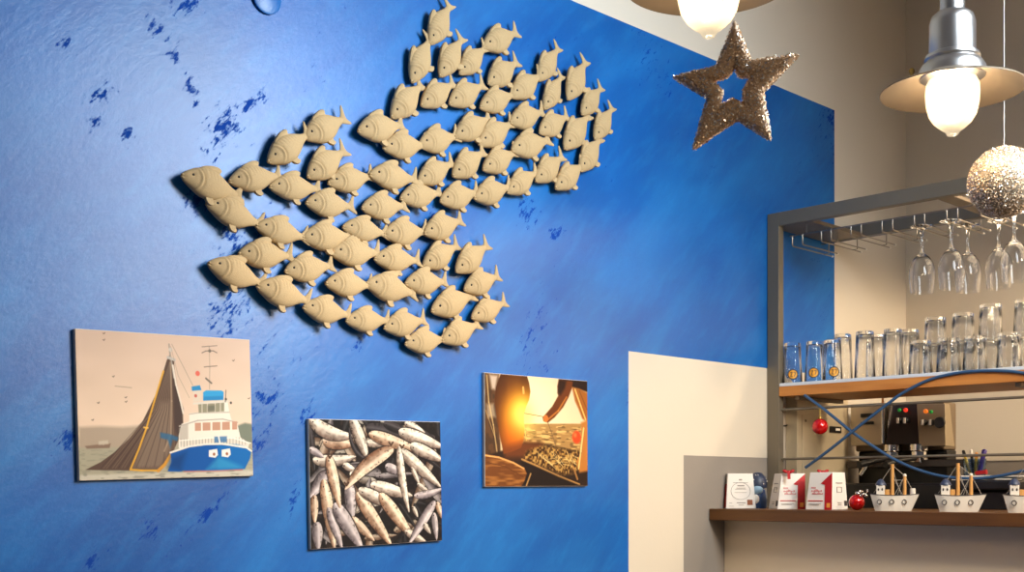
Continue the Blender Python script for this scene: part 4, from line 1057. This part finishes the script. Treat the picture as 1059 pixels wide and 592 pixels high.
MB().tube([tp, Vector((tp.x+.002, 0, CEIL-sc.z))], .0005, 5).build('hanging_thread', thread_m, star)
bc_ = at_depth(1038.5, 188.5, 2.55); r = 37*2.55/F*.985
ball = thing('glitter_ball', 'large silver glitter ball hanging in front of the steel frame', 'ornament', bc_)
MB().ell((0, 0, 0), (r*.98,)*3, 40, 26).build('ball_body', core_s, ball, smooth=180)
pn = []
for _ in range(8500):
    v_ = Vector([random.gauss(0, 1) for _ in range(3)]).normalized(); pn.append((v_*r*.975, v_))
tf = tri_flakes(pn, .0021, 3).build('glitter', [glit_sil, glit_gold, glit_dk], ball); tf['kind'] = 'stuff'
MB().tube([(0, 0, r), (0, 0, r+.008), (0, 0, CEIL-bc_.z)], [.0012, .0006, .0005], 5).build('hanging_thread', thread_m, ball)

# ------------------------------------------------------------------ pendant lamps
def envelope():
    m, nt, b = new_mat('frosted_lamp_glass'); N = nt.nodes.new; L = nt.links.new
    nt.nodes.remove(b); out = nt.nodes['Material Output']
    tr = N('ShaderNodeBsdfTransparent'); tr.inputs['Color'].default_value = (1, .97, .9, 1)
    tl_ = N('ShaderNodeBsdfTranslucent'); tl_.inputs['Color'].default_value = (.06, .05, .035, 1)
    em_ = N('ShaderNodeEmission'); em_.inputs['Color'].default_value = (1, .86, .62, 1); em_.inputs['Strength'].default_value = ENV_E
    ad = N('ShaderNodeAddShader'); L(tl_.outputs[0], ad.inputs[0]); L(em_.outputs[0], ad.inputs[1])
    gl = N('ShaderNodeBsdfGlossy'); gl.inputs['Roughness'].default_value = .15
    mx = N('ShaderNodeMixShader'); mx.inputs[0].default_value = .6; L(tr.outputs[0], mx.inputs[1]); L(ad.outputs[0], mx.inputs[2])
    m2 = N('ShaderNodeMixShader'); m2.inputs[0].default_value = .06; L(mx.outputs[0], m2.inputs[1]); L(gl.outputs[0], m2.inputs[2])
    L(m2.outputs[0], out.inputs['Surface']); return m
ENV_E = .8
env_m = envelope(); bulb_m = emit('lit_bulb', (1, .84, .58, 1), 9.0)
def make_pendant():
    p_ = thing('pendant_lamp', '', 'lamp', group='pendant lamps over the bar')
    # origin at the centre of the reflector rim
    S = .14
    prof = [(.056, .030), (.075, .024), (.105, .012), (.136, 0.0), (.140, -.0015), (.1405, .0005), (.137, .003), (.106, .0145), (.076, .0265), (.056, .0325)]
    MB().lathe(prof, 64, close=True).build('reflector', alu_in, p_, smooth=60)
    hs = [(0, .200), (.024, .200), (.024, .160), (.030, .158), (.040, .150), (.0445, .136), (.0450, .085), (.0452, .074), (.052, .071), (.054, .064), (.052, .060), (.058, .054), (.064, .044), (.066, .030), (.062, .026), (.052, .026), (0, .030)]
    MB().lathe(hs, 48).build('housing', alu, p_, smooth=35)
    cx_ = CEIL
    MB().lathe([(r_*.92, z_*.85+.003) for r_, z_ in [(.050, .022), (.0556, .010), (.0570, -.010), (.0555, -.035), (.050, -.060), (.040, -.078), (.026, -.092), (.0145, -.101), (.0125, -.106), (.011, -.109), (0, -.110)]], 48).build('glass_shade', env_m, p_, smooth=60)
    MB().lathe([(0, .015), (.012, .012), (.014, -.005), (.020, -.025), (.022, -.038), (.018, -.052), (.009, -.060), (0, -.062)], 28).build('bulb', bulb_m, p_, smooth=180)
    sc_ = MB(); sc_.tube([(-.050, .036, .030), (-.058, .042, .036), (-.074, .052, .037)], .0035, 8); sc_.tube([(-.066, .048, .030), (-.066, .048, .060)], [.003, .0042], 8); sc_.ell((-.066, .048, .056), (.006, .003, .007), 10, 8)
    sc_.build('wing_screw', brass, p_, smooth=50)
    return p_
lamps = [(985, 94, 2.44, 'lit aluminium pendant lamp with flat reflector, upper right, fully in view'), (733, -18, 2.0, 'lit pendant lamp cut by the top edge, above the glitter star')]
L0 = make_pendant(); POS = []
for i, (px, py, t_, lb) in enumerate(lamps):
    o = L0 if i == 0 else copy_tree(L0)
    q = at_depth(px, py, t_); o.location = q; o['label'] = lb; POS.append(q)
    o.rotation_euler = (0, 0, R(-45+8*i))
    MB().tube([(0, 0, .199), (0, 0, CEIL-q.z)], .010, 14).build('suspension_tube', alu, o, smooth=60)

# ------------------------------------------------------------------ light
def light(kind, name, loc, power, color, size=.05, rot=None, **kw):
    l = bpy.data.lights.new(name, kind); l.energy = power; l.color = color
    if kind == 'AREA': l.size = size
    else: l.shadow_soft_size = size
    for k, v_ in kw.items(): setattr(l, k, v_)
    o = bpy.data.objects.new(name, l); col.objects.link(o); o.location = loc
    if rot: o.rotation_euler = rot
    return o
WARM = (1.0, .78, .53)
LAMP_P = 58.0
for q in POS: light('POINT', 'lamp_glow', q+Vector((0, 0, -.020)), LAMP_P, WARM, .03)
# warm fill spots added out of view to brighten bar, back wall and star
for q, pw in (((2.45, -2.05, 2.13), 62), ((2.5, -3.0, 2.13), 90), ((3.25, -2.1, 2.3), 60), ((3.80, -1.70, 2.30), 140), ((.9, -2.9, 2.3), 30)):
    light('SPOT', 'fill_spot', q, pw, WARM, .10, spot_size=R(170), spot_blend=.12)
# unseen cool area light, placed and aimed to make the blue wall's sheen
light('AREA', 'wall_sheen_light', (2.28, -1.79, 2.56), 54.0, (.82, .93, 1.0), .8, spread=R(135), rot=(Vector((1.75, 0, 1.75))-Vector((2.28, -1.79, 2.56))).to_track_quat('-Z', 'Y').to_euler())
w_ = bpy.data.worlds.new('World'); bpy.context.scene.world = w_; w_.use_nodes = True
bg = w_.node_tree.nodes['Background']; bg.inputs['Color'].default_value = (.92, .95, 1.0, 1); bg.inputs['Strength'].default_value = .09

# ------------------------------------------------------------------ camera
cam = bpy.data.cameras.new('Camera'); co = bpy.data.objects.new('Camera', cam); col.objects.link(co)
cam.sensor_width = 36; cam.lens = 36*F/1059; cam.shift_y = (HY-296)/1059; cam.clip_start = .05
co.location = (0, -D, CZ); co.rotation_euler = (R(90), 0, TH-R(90))
sc_ = bpy.context.scene; sc_.camera = co
sc_.view_settings.view_transform = 'Standard'; sc_.view_settings.look = 'None'; sc_.view_settings.gamma = 1; sc_.view_settings.use_curve_mapping = False
sc_.view_settings.exposure = -0.40
